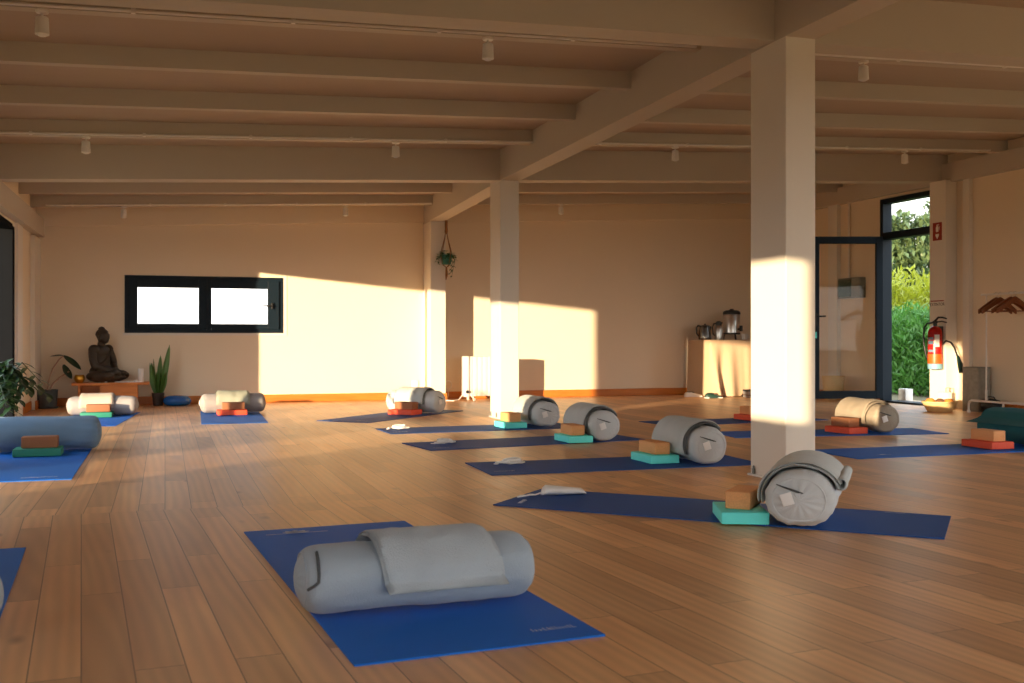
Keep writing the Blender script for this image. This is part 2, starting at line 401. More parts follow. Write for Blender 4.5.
# window in the back wall
def window1():
    t = bpy.data.objects.new('window_1', None); COL.objects.link(t); t['kind'] = 'structure'; t['label'] = 'low wide dark-framed window in the back wall'
    y0 = YB-.012; y1 = YB+.06
    b = MB()
    for x0, x1, z0, z1 in ((WX0, WX1, WZ0, WZ0+.05), (WX0, WX1, WZ1-.05, WZ1), (WX0, WX0+.05, WZ0+.05, WZ1-.05), (WX1-.06, WX1, WZ0+.05, WZ1-.05)):
        b.box(x0, x1, y0, y1, z0, z1, bev=.004)
    b.build('frame', M['frame'], t, 0)
    b = MB(); b.box(WX1, WX1+.045, YB-.006, YB, WZ0-.03, WZ1+.02); b.box(WX0-.02, WX1, YB-.006, YB, WZ0-.03, WZ0); b.build('reveal', M['white'], t, 0)
    mid = .50
    for x0, x1, gx0, gx1 in ((WX0+.05, mid, -.32, .40), (mid, WX1-.055, .555, 1.245)):
        b = MB(); ya, yb = y0-.02, y1-.01
        b.box(x0, gx0, ya, yb, WZ0+.05, WZ1-.05, bev=.004); b.box(gx1, x1, ya, yb, WZ0+.05, WZ1-.05, bev=.004)
        b.box(gx0, gx1, ya, yb, WZ0+.05, 1.0, bev=.004); b.box(gx0, gx1, ya, yb, 1.448, WZ1-.05, bev=.004)
        s = b.build('sash', M['frame'], t, 0)
        b = MB(); b.box(gx0-.005, gx1+.005, y1-.04, y1-.03, .995, 1.453); b.build('pane', M['glass'], s, 0)
    b = MB(); b.box(1.285, 1.31, y0-.045, y0-.02, 1.19, 1.27, bev=.004); b.box(1.18, 1.305, y0-.065, y0-.045, 1.222, 1.24, bev=.004); b.build('handle', M['black'], t)
    b = MB(); b.box(1.335, 1.372, y0-.012, y0, WZ0+.08, WZ1-.08, bev=.003); b.build('hinge_stay', M['black'], t)
window1()

# glazed door in the left wall (only its dark far jamb shows)
t = bpy.data.objects.new('door_1', None); COL.objects.link(t); t['kind'] = 'structure'; t['label'] = 'dark-framed glazed door in the left wall, cut off by the photo'
b = MB()
b.box(XL-.16, XL+.006, 11.52, 11.66, 0, 1.95, bev=.004); b.box(XL-.12, XL+.006, 7.66, 7.71, 0, 1.95, bev=.004)
b.box(XL-.12, XL+.006, 7.71, 11.52, 1.92, 1.97, bev=.004); b.box(XL-.12, XL+.006, 7.71, 11.52, 0, .02)
b.build('frame', M['matte_black'], t, 0)
b = MB(); b.box(XL-.095, XL-.085, 7.71, 9.55, .03, 1.90); b.build('pane', M['glass'], t, 0)
b = MB(); b.box(XL-.12, XL-.06, 9.55, 9.62, .02, 1.92); b.build('sliding_stile', M['frame'], t, 0)
b = MB(); b.box(XL-1.3, XL-.2, 11.69, 11.74, 0, 1.98, bev=.004)
for i in range(14): b.box(XL-1.24, XL-.26, 11.68, 11.70, .08+.13*i, .17+.13*i, bev=.004)
b.build('added_dark_panel', M['matte_black'], t, 0)  # dark panel added outside to blacken the view through the open door
for k, o_ in ((2, LB), (3, LC)):
    t = bpy.data.objects.new('window_%d' % k, None); COL.objects.link(t); t['kind'] = 'structure'
    b = MB(); y0, y1, z0, z1 = o_; x0, x1 = XL-.14, XL-.06
    b.box(x0, x1, y0, y0+.04, z0, z1); b.box(x0, x1, y1-.04, y1, z0, z1); b.box(x0, x1, y0+.04, y1-.04, z1-.02, z1); b.box(x0, x1, y0+.04, y1-.04, z0, z0+.02)
    b.build('frame', M['frame'], t, 0)
    b = MB(); b.box(XL-.105, XL-.095, y0+.04, y1-.04, z0+.02, z1-.02); b.build('pane', M['glass'], t, 0)
t = bpy.data.objects.new('window_5', None); COL.objects.link(t); t['kind'] = 'structure'  # unseen glazing added so more skylight enters from the right
b = MB()
for y in (-.6, 1.3, 3.2, 5.1, 6.95): b.box(XR+.04, XR+.12, y, y+.05, 0, 2.3)
b.box(XR+.04, XR+.12, -.55, 6.95, 2.25, 2.3); b.box(XR+.04, XR+.12, -.55, 6.95, 0, .05); b.build('frame', M['frame'], t, 0)
b = MB(); b.box(XR+.075, XR+.085, -.55, 6.95, .05, 2.25); b.build('pane', M['glass'], t, 0)
t = bpy.data.objects.new('window_4', None); COL.objects.link(t); t['kind'] = 'structure'  # unseen full-width glazing added to brighten the room with skylight
b = MB()
for x in (FX0, 1.2, 3.7, 6.2, FX1-.05): b.box(x, x+.05, YF-.12, YF-.04, 0, 2.15)
b.box(FX0+.05, FX1-.05, YF-.12, YF-.04, 2.1, 2.15); b.box(FX0+.05, FX1-.05, YF-.12, YF-.04, 0, .05); b.build('frame', M['frame'], t, 0)
b = MB(); b.box(FX0+.05, FX1-.05, YF-.085, YF-.075, .05, 2.1); b.build('pane', M['glass'], t, 0)

# glass door in the right wall, leaf swung into the room
def door2():
    t = bpy.data.objects.new('door_2', None); COL.objects.link(t); t['kind'] = 'structure'; t['label'] = 'open dark-framed glass door with a transom window above'
    x0, x1 = XR-.03, XR+.11
    b = MB()
    b.box(x0, x1, DY1-.06, DY1, 0, DZ, bev=.004); b.box(x0+.03, x1, DY0, DY0+.03, 0, DZ, bev=.004)
    b.box(x0, x1, DY0+.03, DY1-.06, DZ-.06, DZ, bev=.004); b.box(x0, x1, DY0+.03, DY1-.06, 2.08, 2.17, bev=.004)
    b.box(x0, x1+.1, DY0+.03, DY1-.06, 0, .025)
    b.build('frame', M['frame'], t, 0)
    b = MB(); b.box(XR+.03, XR+.04, DY0+.03, DY1-.06, 2.17, DZ-.06); b.build('transom_pane', M['glass'], t, 0)
    # leaf: local X along the leaf from the hinge
    lf = bpy.data.objects.new('leaf', None); COL.objects.link(lf); lf.parent = t
    lf.location = (XR-.03, DY1-.05, 0); lf.rotation_euler = (0, 0, R(161.6))
    W, Z0, Z1 = .90, .045, 2.12
    b = MB(); s = .085
    b.box(0, s, -.03, .03, Z0, Z1, bev=.004); b.box(W-s, W, -.03, .03, Z0, Z1, bev=.004)
    b.box(s, W-s, -.03, .03, Z0, Z0+.10, bev=.004); b.box(s, W-s, -.03, .03, Z1-.09, Z1, bev=.004)
    b.build('leaf_frame', M['frame'], lf, 0)
    b = MB(); b.box(s-.004, W-s+.004, -.006, .006, Z0+.096, Z1-.086); b.build('leaf_pane', M['glass'], lf, 0)
    b = MB()
    for sg in (1, -1):
        b.box(W-.055, W-.025, sg*.03, sg*.04, .98, 1.14, bev=.002)
        b.tube([(W-.04, sg*.04, 1.1), (W-.04, sg*.075, 1.1), (W-.15, sg*.075, 1.1)], .009)
    b.build('handle', M['black'], lf)
    b = MB(); b.box(W-.05, W-.028, .03, .036, .82, .9); b.build('lock_plate', M['turq'], lf)
door2()
b = MB(); b.box(XR-.02, XR+.5, DY0-.05, DY1+.05, -.06, .012, bev=.003); b.box(7.2, XR-.02, 11.6, 13.2, 0, .008) if False else None
struct(b.build('door_threshold_sill', M['stone'], smooth=0))

# ------------------------------------------------------------------ spotlights and conduits
def spot_proto():
    t = thing('ceiling_spotlight', 'x', 'ceiling light', (0, 0, 0), 0, 'small white ceiling spotlights')
    b = MB(); b.lathe([(.034, 0), (.034, -.012), (.03, -.016)], 20); b.build('mount_plate', M['enamel'], t)
    b = MB(); b.tube([(0, 0, -.012), (0, 0, -.05)], .007); b.build('mount_stem', M['enamel'], t)
    b = MB(); b.lathe([(.024, -.035), (.032, -.04), (.034, -.09), (.036, -.13), (.03, -.132), (.028, -.11)], 20, cap1=True); b.build('lamp_shade', M['enamel'], t)
    b = MB(); b.ell((0, 0, -.128), (.027, .027, .014)); b.build('bulb', M['tag'], t)
    return t
sp = spot_proto()
spots = [(-.62, 6.0, 'white spotlight at the near end of the dim ceiling, farthest from the posts'),
         (1.86, 6.0, 'white spotlight under the nearest joist, between the left wall and the near post'),
         (4.57, 6.0, 'white spotlight under the nearest joist on the door side of the near post'),
         (-.61, 9.08, 'white spotlight on the joist before the middle beam, nearest the left wall'),
         (1.95, 9.08, 'white spotlight on the joist before the middle beam, left of the far post'),
         (4.72, 9.08, 'white spotlight on the joist before the middle beam, between the two posts'),
         (7.42, 9.08, 'white spotlight on the joist before the middle beam, near the glass door'),
         (-.46, 13.02, 'white spotlight near the back wall, above the seated statue'),
         (2.15, 13.02, 'white spotlight near the back wall, between the window and the hanging plant'),
         (5.05, 13.02, 'white spotlight near the back wall on the right of the far post')]
for i, (x, y, lab) in enumerate(spots):
    loc = (x, y+.037, zc(x, y)-.124)
    if i == 0: sp.location = loc; sp['label'] = lab
    else: copy_thing(sp, loc, 0, lab)
for y, xa, xb, lab in ((6.0, -1.3, 3.25, 'thin white conduit under the nearest joist, left of the ridge beam'),
                  (9.08, -1.3, 3.25, 'thin white conduit on the joist before the middle beam, between left wall and far post'),
                  (6.0, 3.6, 8.5, 'thin white conduit under the nearest joist, door side of the ridge beam'),
                  (9.08, 3.6, 8.5, 'thin white conduit on the joist in front of the middle beam, door side'),
                  (13.02, -1.3, 3.25, 'thin white conduit along the last joist by the back wall')):
    t = thing('ceiling_conduit', lab, 'conduit', (0, 0, 0), 0, 'conduits along the joists')
    n = 16; P = [(xa+(xb-xa)*i/n, y-.012, zc(xa+(xb-xa)*i/n, y)-.112) for i in range(n+1)]
    b = MB(); b.tube(P, .010, 8); b.build('conduit_pipe', M['enamel'], t)
    for i in range(1, n, 3):
        b = MB(); b.box(P[i][0]-.012, P[i][0]+.012, y-.026, y+.001, P[i][2]-.014, P[i][2]+.016, bev=.003); b.build('clip', M['enamel'], t)

# ------------------------------------------------------------------ yoga mats
def make_mat(cx, cy, rz, L, W, m, label, logos=()):
    t = thing('yoga_mat', label, 'yoga mat', (cx, cy, 0), rz, 'blue yoga mats laid out on the floor')
    b = MB(); nx, ny = 40, 14
    top = []
    for i in range(nx+1):
        row = []
        for j in range(ny+1):
            x = -L/2+L*i/nx; y = -W/2+W*j/ny
            e = max(0, (abs(x)-L/2+.12)/.12)
            z = .005+.0015*noise.noise(Vector((x*3+cx, y*3+cy, 1)))+.004*e*e*max(0, noise.noise(Vector((x*2+cx*3, y*2, 5))))
            row.append(Vector((x, y, z)))
        top.append(row)
    V = b.grid(top)
    bot = [[Vector((p.x, p.y, 0.0006)) for p in row] for row in top]
    Vb = b.grid(bot, flip=True)
    def side(a, c):
        for i in range(len(a)-1): b.bm.faces.new((a[i], a[i+1], c[i+1], c[i]))
    side(V[0], Vb[0]); side(V[-1], Vb[-1]); side([r[0] for r in V], [r[0] for r in Vb]); side([r[-1] for r in V], [r[-1] for r in Vb])
    b.build('mat_sheet', m, t, 30)
    for kind, lx, ly, rot, s in logos:
        b = MB(); T = TR(lx, ly, .0078) @ RZ(rot)
        if kind == 'lotus':      # a flat lotus of leaf shapes over a short line
            for a in (-62, -32, 0, 32, 62):
                q = []
                for k in range(13):
                    u = k/12; w = .22*sin(pi*u)**.8
                    q.append((u, w))
                q += [(x, -w) for x, w in reversed(q[1:-1])]
                sc = s*(1 if abs(a) < 40 else .85)
                pts = [((x*cos(R(90+a))-y*sin(R(90+a)))*sc, (x*sin(R(90+a))+y*cos(R(90+a)))*sc*.75) for x, y in q]
                b.prism(pts, 0, .0005, T)
            b.prism([(-s*1.7, -s*.12), (s*1.7, -s*.12), (s*1.7, -s*.03), (-s*1.7, -s*.03)], 0, .0005, T)
        else:                    # illegible small lettering: strokes of differing shape
            rnd = random.Random(int(cx*100))
            x = -s*2.2
            while x < s*2.2:
                w = s*rnd.choice((.18, .34, .3)); h = s*rnd.choice((.6, .6, .9))
                b.prism([(x, 0), (x+s*.09, 0), (x+s*.09, h), (x, h)], 0, .0005, T)
                if w > s*.2:
                    yy = rnd.choice((0, h*.45, h-.09*s))
                    b.prism([(x+s*.09, yy), (x+w, yy), (x+w, yy+s*.1), (x+s*.09, yy+s*.1)], 0, .0005, T)
                    if rnd.random() < .6: b.prism([(x+w-s*.09, 0), (x+w, 0), (x+w, s*.6), (x+w-s*.09, s*.6)], 0, .0005, T)
                x += w+s*.14
        b.build('printed_mark', M['print'], t, 0)
    return t
PI2 = pi/2
mats = {}
def mm(key, *a, **k): mats[key] = make_mat(*a, **k)
mm('near', .725, 3.54, R(93.9), 1.92, .695, M['mat_blue'], 'bright blue yoga mat under the long pale bolster in front, nearest whole mat', logos=[('lotus', .84, .15, -PI2, .075), ('text', -.87, -.24, -PI2, .03)])
mm('post', 2.455, 4.345, R(-43.7), 2.03, .60, M['mat_navy'], 'dark blue yoga mat lying askew in front of the near post', logos=[('text', -.93, -.17, -PI2+.2, .03), ('text', .78, .25, 0, .02)])
mm('m4', 2.76, 6.18, R(-1.5), 1.83, .64, M['mat_navy'], 'navy yoga mat running behind the base of the near post', logos=[('text', -.80, -.2, 0, .028)])
mm('m3', 2.70, 7.75, R(8), 1.85, .60, M['mat_navy'], 'navy yoga mat halfway between the near post and the far post', logos=[('text', -.80, -.2, 0, .028)])
mm('m2', 2.70, 9.03, R(2.5), 1.78, .56, M['mat_navy'], 'navy yoga mat passing just in front of the base of the far post', logos=[('text', -.78, -.18, 0, .028)])
mm('m0', 2.3, 10.815, R(45), 1.87, .61, M['mat_navy'], 'dark yoga mat set diagonally under a red block, before the pilaster', logos=[('text', -.82, -.15, -PI2, .03)])
mm('mR', 5.35, 6.2, R(0), 1.85, .58, M['mat_blue'], 'blue yoga mat running under the teal bolster', logos=[('lotus', -.62, -.17, 0, .035)])
mm('mR2', 5.42, 7.64, R(-7.8), 1.93, .56, M['mat_blue'], 'blue yoga mat under the beige bolster, in front of the glass door')
mm('mM', 5.34, 9.05, R(4), 1.85, .55, M['mat_navy'], 'navy yoga mat half hidden behind the near post, with a red block only')
mm('mL', -.81, 7.42, R(90), 1.87, .60, M['mat_blue'], 'blue yoga mat with a dark green block, under the long blue-grey bolster', logos=[('text', -.84, -.12, -PI2, .045)])
mm('mLL', -.77, 3.45, R(93), 1.90, .62, M['mat_blue'], 'blue yoga mat cut off by the photo edge, with only a bolster tip showing')
mm('mA', -.66, 11.29, R(84.5), 1.85, .63, M['mat_blue'], 'blue yoga mat in front of the low table with the seated statue')
mm('mB', .66, 11.2, R(88.5), 1.85, .62, M['mat_blue'], 'blue yoga mat under the dark-framed window, with a red block')

# ------------------------------------------------------------------ bolsters
def sect(th, a, h):
    """bolster section: squashed circle, flat at the bottom; th from +Y over the top"""
    c, s = cos(th), sin(th)
    p = 2/2.08
    y = a*math.copysign(abs(c)**p, c); z = h/2*math.copysign(abs(s)**p, s)+h/2
    return y, max(z, .006 if z < .02 else z)
def make_bolster(name, loc, rz, L, a, h, m, label, gather=False, tags=(1,), slit=False, seed=0):
    t = thing(name, label, 'bolster', loc, rz, 'round yoga bolsters')
    b = MB(); na = 56; prof = []
    re = .055
    for i in range(9):
        q = i/8*pi/2; prof.append((-L/2+re*(1-sin(q)), 1-.26*(1-cos(q))) if False else (-L/2+re-re*cos(q), 1-.27*(1-sin(q))))
    n = 26
    mid = [(-L/2+re+(L-2*re)*i/n, 1.) for i in range(1, n)]
    prof = prof+mid+[(-x, k) for x, k in reversed(prof)]
    rows = []
    for x, k in prof:
        row = []
        f = 1-.012*(2*x/L)**2
        for j in range(na):
            th = 2*pi*j/na; y, z = sect(th, a, h)
            nz = noise.noise(Vector((x*5+seed, cos(th)*1.2, sin(th)*1.2)))*.008+noise.noise(Vector((x*16+seed, cos(th)*3.5, sin(th)*3.5)))*.003
            nz = min(nz, .003)-.003
            if gather: nz += .003*sin(th*17+seed)*max(0, (abs(x)-L/2+.16)/.16)
            kk = k*f+nz/a
            zz = h/2+(z-h/2)*kk
            row.append(Vector((x, y*kk, max(zz, .004))))
        rows.append(row)
    V = b.grid(rows, closed_v=True)
    # end discs, slightly domed
    for end, sgn in ((0, -1), (-1, 1)):
        base = rows[end]; prev = V[end]
        for q in (.82, .6, .35, .14):
            ring = []
            for j, p in enumerate(base):
                th = 2*pi*j/na
                wr = .004*sin(th*13+seed)*(q if gather else q*.35)
                ring.append(b.bm.verts.new(Vector((p.x+sgn*(.022*(1-q*q)+wr), p.y*q, h/2+(p.z-h/2)*q))))
            for j in range(na): b.bm.faces.new((prev[j], prev[(j+1) % na], ring[(j+1) % na], ring[j]))
            prev = ring
        b.bm.faces.new(prev)
    b.build('bolster_cover', m, t, 60)
    for sgn in (-1, 1):
        b = MB(); k = .745*.965
        b.tube([(sgn*(L/2-.001), sect(2*pi*j/48, a, h)[0]*k*1.01, h/2+(sect(2*pi*j/48, a, h)[1]-h/2)*k*1.01) for j in range(48)], .0035, 6, closed=True)
        b.build('piping', m, t)
    for sgn in tags:
        b = MB(); xx = sgn*(L/2+.024)
        T = TR(xx, -sgn*.045, h*.52) @ Matrix.Rotation(R(18)*sgn, 4, 'X')
        b.box(-.003, .003, -.024, .024, -.026, .026, bev=.0015, T=T); b.build('label_tag', M['tag'], t)
        b = MB()
        pts = [(sgn*(L/2+.021-.012*(u-.3)**2*4), sgn*(-.09+.16*u), h*(.76-.2*u)) for u in [i/10 for i in range(11)]]
        b.tube(pts, [.002+.003*sin(pi*i/10) for i in range(11)], 6); b.build('carry_handle', M['piping'], t)
    return t

def make_blanket(loc, rz, a, h, x0, x1, th0, th1, thick, m, label, layers=2, drop0=0., drop1=0., curl=False, skew=0., seed=0., step=.0, dark=None, flare=0., wr=1.):
    """folded blanket draped over a bolster of the same frame. th0 (the +Y side) .. th1 (the -Y side), optional straight drops"""
    t = thing('blanket', label, 'blanket', loc, rz, 'folded blankets draped over the bolsters')
    off = .0065
    for ly in range(layers):
        tk = thick/layers*.9
        path = []
        t0 = th0+R(4)*ly; t1 = th1-R(3)*ly
        oo = off+ly*thick/layers
        if drop0:
            y, z = sect(t0, a, h)
            for i in range(4, 0, -1):
                u = drop0*i/4; path.append((y+oo+.02*u/drop0+flare*(u/drop0)**2, max(z-u, .012), (1, 0)))
        if curl and ly == layers-1:
            y, z = sect(t0, a+oo, h+2*oo); z -= oo
            tx, tz = sin(t0), -cos(t0)
            for i in range(26, 0, -1):       # inward scroll
                q = i/26*2*pi*1.45; r = .018*(1-.55*i/26)
                cy_, cz_ = y+cos(t0)*.012, z+sin(t0)*.012
                ang = t0+pi+q
                path.append((cy_+r*cos(ang), cz_+r*sin(ang), (cos(ang), sin(ang))))
        ns = 34
        for i in range(ns+1):
            th = t0+(t1-t0)*i/ns
            y, z = sect(th, a, h); dy, dz = cos(th), sin(th)
            path.append((y+dy*oo, max(z+dz*oo, .012), (dy, dz)))
        if drop1:
            y, z = sect(t1, a, h)
            for i in range(1, 5):
                u = drop1*i/4; path.append((y-oo-.02*u/drop1-flare*(u/drop1)**2, max(z-u, .012), (-1, 0)))
        # resample with arc-length
        n = len(path); nx = 30
        xa, xb = x0+step*ly, x1-step*ly*.7
        outer, inner = [], []
        for i, (y, z, nn) in enumerate(path):
            e = i/(n-1)
            ro, ri = [], []
            for j in range(nx+1):
                v = j/nx; x = xa+(xb-xa)*v+skew*(e-.5)
                ed = min(v, 1-v)*(xb-xa); rd = tk*(min(1, ed/.015))**.5 if ed < .015 else tk
                w = noise.noise(Vector((x*6+seed, e*3, seed+ly)))*.008+noise.noise(Vector((x*17+seed, e*8, ly)))*.003
                eo = min(e, 1-e)*n; 
                if eo < 1: rd *= .6
                w = max(w*wr, -.002)
                k0, k1 = w+(tk-rd)/2, w+tk-(tk-rd)/2
                ro.append(Vector((x, y+nn[0]*k1, max(z+nn[1]*k1, .011)))); ri.append(Vector((x, y+nn[0]*k0, max(z+nn[1]*k0, .010))))
            outer.append(ro); inner.append(ri)
        b = MB(); A = b.grid(outer); B = b.grid(inner, flip=True)
        def side(p, q):
            for i in range(len(p)-1):
                try: b.bm.faces.new((p[i], p[i+1], q[i+1], q[i]))
                except ValueError: pass
        side(A[0], B[0]); side(A[-1], B[-1]); side([r[0] for r in A], [r[0] for r in B]); side([r[-1] for r in A], [r[-1] for r in B])
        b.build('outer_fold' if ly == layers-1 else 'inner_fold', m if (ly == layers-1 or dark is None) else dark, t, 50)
    return t

MZ = .0075     # top of a mat
def foam(x, y, rz, m, label, z=MZ):
    o = MB(); o.box(-.1025, .1025, -.1525, .1525, 0, .052, bev=.005, seg=3)
    ob = o.build('foam_block', m); ob.location = (x, y, z); ob.rotation_euler = (0, 0, rz)
    return tag(ob, label, 'yoga block', 'flat foam yoga blocks')
def cork(x, y, rz, m, label, z=MZ+.0525):
    o = MB(); o.box(-.056, .056, -.115, .115, 0, .078, bev=.007, seg=3)
    ob = o.build('cork_block', m); ob.location = (x, y, z); ob.rotation_euler = (0, 0, rz)
    return tag(ob, label, 'yoga block', 'cork yoga blocks')

A_, H_ = .125, .246
bd = {}
# near pale bolster
b1 = make_bolster('bolster', (.722, 3.075, MZ), R(182), .69, .125, .205, M['pale'], 'long pale grey bolster lying across the nearest mat', tags=(), seed=1.)
b = MB(); b.tube([(x_, sect(R(q_), .125*k_+.001, .205)[0], .1025+(sect(R(q_), .125, .205)[1]-.1025)*k_+.001) for x_, q_, k_ in ((.312, 62, .975), (.313, 48, .975), (.314, 34, .975), (.315, 20, .975), (.317, 8, .97), (.33, 2, .94), (.346, -4, .87))], .0045, 6); b.build('carry_handle', M['piping'], b1)
make_blanket((.722, 3.075, MZ), R(182), .125, .205, -.215, .15, R(-2), R(168), .024, M['bl_pale'], 'pale folded blanket draped over the nearest bolster', layers=2, drop0=.02, seed=3.2, skew=.05, step=.012, flare=.008, wr=2.2)
make_bolster('bolster', (2.725, 4.01, MZ), R(-129), .64, .150, .25, M['grey'], 'grey bolster seen end-on in front of the near post', gather=True, seed=2.)
make_blanket((2.725, 4.01, MZ), R(-129), .150, .25, -.28, .255, R(20), R(192), .026, M['bl_grey'], 'grey blanket with a scrolled edge on the bolster before the near post', layers=2, curl=True, seed=5., step=.012)
make_bolster('bolster', (3.30, 6.16, MZ), R(-92.5), .62, A_, H_, M['grey'], 'grey bolster standing out just behind the near post', seed=3.)
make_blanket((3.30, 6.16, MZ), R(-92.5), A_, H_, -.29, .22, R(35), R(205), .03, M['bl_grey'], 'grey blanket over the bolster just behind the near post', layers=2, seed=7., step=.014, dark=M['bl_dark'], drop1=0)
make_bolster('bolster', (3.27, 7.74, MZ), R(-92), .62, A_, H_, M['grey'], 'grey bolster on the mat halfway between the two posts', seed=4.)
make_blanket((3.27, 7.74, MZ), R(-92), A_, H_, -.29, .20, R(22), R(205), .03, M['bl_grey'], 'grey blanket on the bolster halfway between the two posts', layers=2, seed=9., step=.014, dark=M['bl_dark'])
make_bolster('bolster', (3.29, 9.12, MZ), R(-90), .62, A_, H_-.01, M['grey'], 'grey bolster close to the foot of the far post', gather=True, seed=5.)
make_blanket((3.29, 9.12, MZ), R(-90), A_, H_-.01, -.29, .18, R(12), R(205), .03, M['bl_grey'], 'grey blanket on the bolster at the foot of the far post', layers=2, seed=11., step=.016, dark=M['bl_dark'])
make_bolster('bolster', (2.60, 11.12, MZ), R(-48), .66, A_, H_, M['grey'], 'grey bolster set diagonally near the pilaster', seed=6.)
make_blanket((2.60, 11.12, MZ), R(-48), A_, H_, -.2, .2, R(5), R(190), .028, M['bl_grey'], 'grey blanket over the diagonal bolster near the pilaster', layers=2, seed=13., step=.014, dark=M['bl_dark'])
make_bolster('bolster', (.70, 11.66, MZ), R(180), .65, .125, .215, M['light'], 'light grey bolster on the mat below the dark window', tags=(1,), gather=True, seed=7.)
make_blanket((.70, 11.66, MZ), R(180), .125, .215, -.17, .18, R(-5), R(190), .026, M['bl_green'], 'greenish grey blanket over the bolster below the dark window', layers=2, seed=15., step=.012)
make_bolster('bolster', (-.62, 11.76, MZ), R(176), .67, .125, .205, M['light'], 'light bolster on the mat before the statue table', tags=(1,), seed=8.)
make_blanket((-.62, 11.76, MZ), R(176), .125, .205, -.12, .22, R(-8), R(190), .026, M['cream'], 'cream blanket over the bolster before the statue table', layers=2, seed=17., step=.012)
make_bolster('bolster', (-.83, 8.15, MZ), R(1), .74, .15, .25, M['bluegrey'], 'long blue-grey bolster with a gathered end and no blanket', gather=True, tags=(), seed=9.)
make_bolster('bolster', (-.79, 3.12, MZ), R(2), .70, .125, .205, M['pale'], 'bolster of which only the rounded tip shows at the photo edge', tags=(), seed=10.)
make_bolster('bolster', (5.84, 7.66, MZ), R(-97), .66, A_, H_, M['beige'], 'beige grey bolster in front of the open glass door', seed=11.)
make_blanket((5.84, 7.66, MZ), R(-97), A_, H_, -.31, .2, R(30), R(200), .028, M['beige'], 'beige blanket over the bolster in front of the glass door', layers=2, seed=19., step=.014)
make_bolster('bolster', (6.20, 6.28, MZ), R(-88), .68, .15, .235, M['teal'], 'dark teal bolster below the clothes hangers, cut off by the photo', seed=12.)
make_blanket((6.20, 6.28, MZ), R(-88), .15, .235, -.3, .3, R(10), R(128), .03, M['teal'], 'dark teal blanket jutting out over the cork block by the clothes rack', layers=2, seed=21., step=.012, drop1=.05, flare=.14)

# blocks : flat foam block with a cork block on it
foam(2.437, 4.085, R(-22), M['turq'], 'turquoise block in front of the near post, the nearest turquoise one'); cork(2.47, 4.11, R(-44), M['cork'], 'cork block on the nearest turquoise block, before the near post')
foam(3.055, 6.19, R(0), M['turq'], 'turquoise block just left of the near post, beside the bolster behind it'); cork(3.06, 6.21, R(2), M['cork'], 'cork block on the turquoise block just behind the near post')
foam(3.045, 7.60, R(1), M['turq'], 'turquoise block on the mat halfway between the two posts'); cork(3.045, 7.62, R(1), M['cork'], 'cork block on the turquoise block halfway between the two posts')
foam(2.985, 8.99, R(3), M['turq'], 'turquoise block at the foot of the far post'); cork(2.995, 9.02, R(4), M['cork'], 'cork block on the turquoise block at the foot of the far post')
foam(2.43, 10.89, R(42), M['red'], 'red block on the diagonal mat near the pilaster'); cork(2.45, 10.91, R(42), M['cork_d'], 'cork block on the red block near the pilaster')
foam(.675, 11.43, R(90), M['red'], 'red block in front of the bolster below the dark window'); cork(.69, 11.45, R(90), M['cork_d'], 'brown cork block on the red block below the dark window')
foam(-.665, 11.51, R(88), M['green'], 'green block in front of the cream blanket by the statue table'); cork(-.65, 11.53, R(88), M['cork_d'], 'cork block on the green block before the statue table')
foam(-.83, 7.86, R(90), M['green'], 'dark green block leaning near the long blue-grey bolster'); cork(-.82, 7.87, R(90), M['cork_d'], 'brown cork block on the dark green block by the blue-grey bolster')
foam(5.545, 7.56, R(5), M['red'], 'red block beside the beige bolster, toward the glass door'); cork(5.55, 7.58, R(5), M['cork_d'], 'cork block on the red block beside the beige bolster')
foam(5.785, 6.2, R(0), M['red'], 'red block beside the dark teal bolster'); cork(5.79, 6.2, R(0), M['cork'], 'cork block on the red block beside the teal bolster')
foam(5.53, 9.06, R(4), M['red'], 'red block half hidden behind the near post'); cork(5.54, 9.08, R(4), M['cork'], 'cork block on the red block half hidden behind the near post')

# ------------------------------------------------------------------ white cotton straps on the mats
def strap(x, y, rz, label, seed, bundle=True):
    t = thing('yoga_strap', label, 'strap', (x, y, MZ+.0005), rz, 'white cotton straps left on the mats')
    rnd = random.Random(seed); b = MB()
    for k in range(4):
        P = []; n = 22; ph = rnd.random()*6
        for i in range(n+1):
            u = i/n
            P.append(((-.12+.26*u) if k < 2 else .02+.08*cos(u*2*pi+ph), .05*sin(u*5+ph)*(1-.4*u)+.02*k-.03 if k < 2 else .045*sin(u*2*pi+ph), .009+.010*k*sin(pi*u)+.006*abs(sin(u*7+k))))
        b.tube(P, [.011*(1-.3*abs(2*i/n-1)) for i in range(n+1)], 8)
    b.build('webbing', M['cotton'], t)
    b = MB(); b.tube([(-.13+.02*cos(a*pi/6), -.05+.016*sin(a*pi/6), .007) for a in range(12)], .004, 6, closed=True); b.build('buckle', M['tag'], t)
    t.scale = (.72, .72, .72)
    return t
def eye_pillow(x, y, rz, label):
    t = thing('eye_pillow', label, 'eye pillow', (x, y, MZ), rz)
    rows = []
    b = MB()
    for i in range(19):
        u = i/18; w = (.034+.016*cos(2*pi*u)**2+.012*(u < .5))*min(1, (min(u, 1-u)/.06+.25)) ; hgt = .045*min(1, min(u, 1-u)/.1+.15)*(1.2-.6*u)
        rows.append([Vector((-.12+.24*u, w*cos(2*pi*j/20)+.022*(u*u), hgt/2+hgt/2*sin(2*pi*j/20)+.001)) for j in range(20)])
    V = b.grid(rows, closed_v=True); b.cap(V[0]); b.cap(V[-1])
    b.build('pillow_body', M['cotton'], t, 70)
    b = MB(); b.tube([(-.12, 0, .012), (-.15, -.02, .006), (-.18, -.01, .005), (-.2, -.04, .005), (-.23, -.05, .005), (-.25, -.08, .005)], [.005, .004, .005, .004, .006, .004]); b.build('cord', M['cotton'], t)
    return t
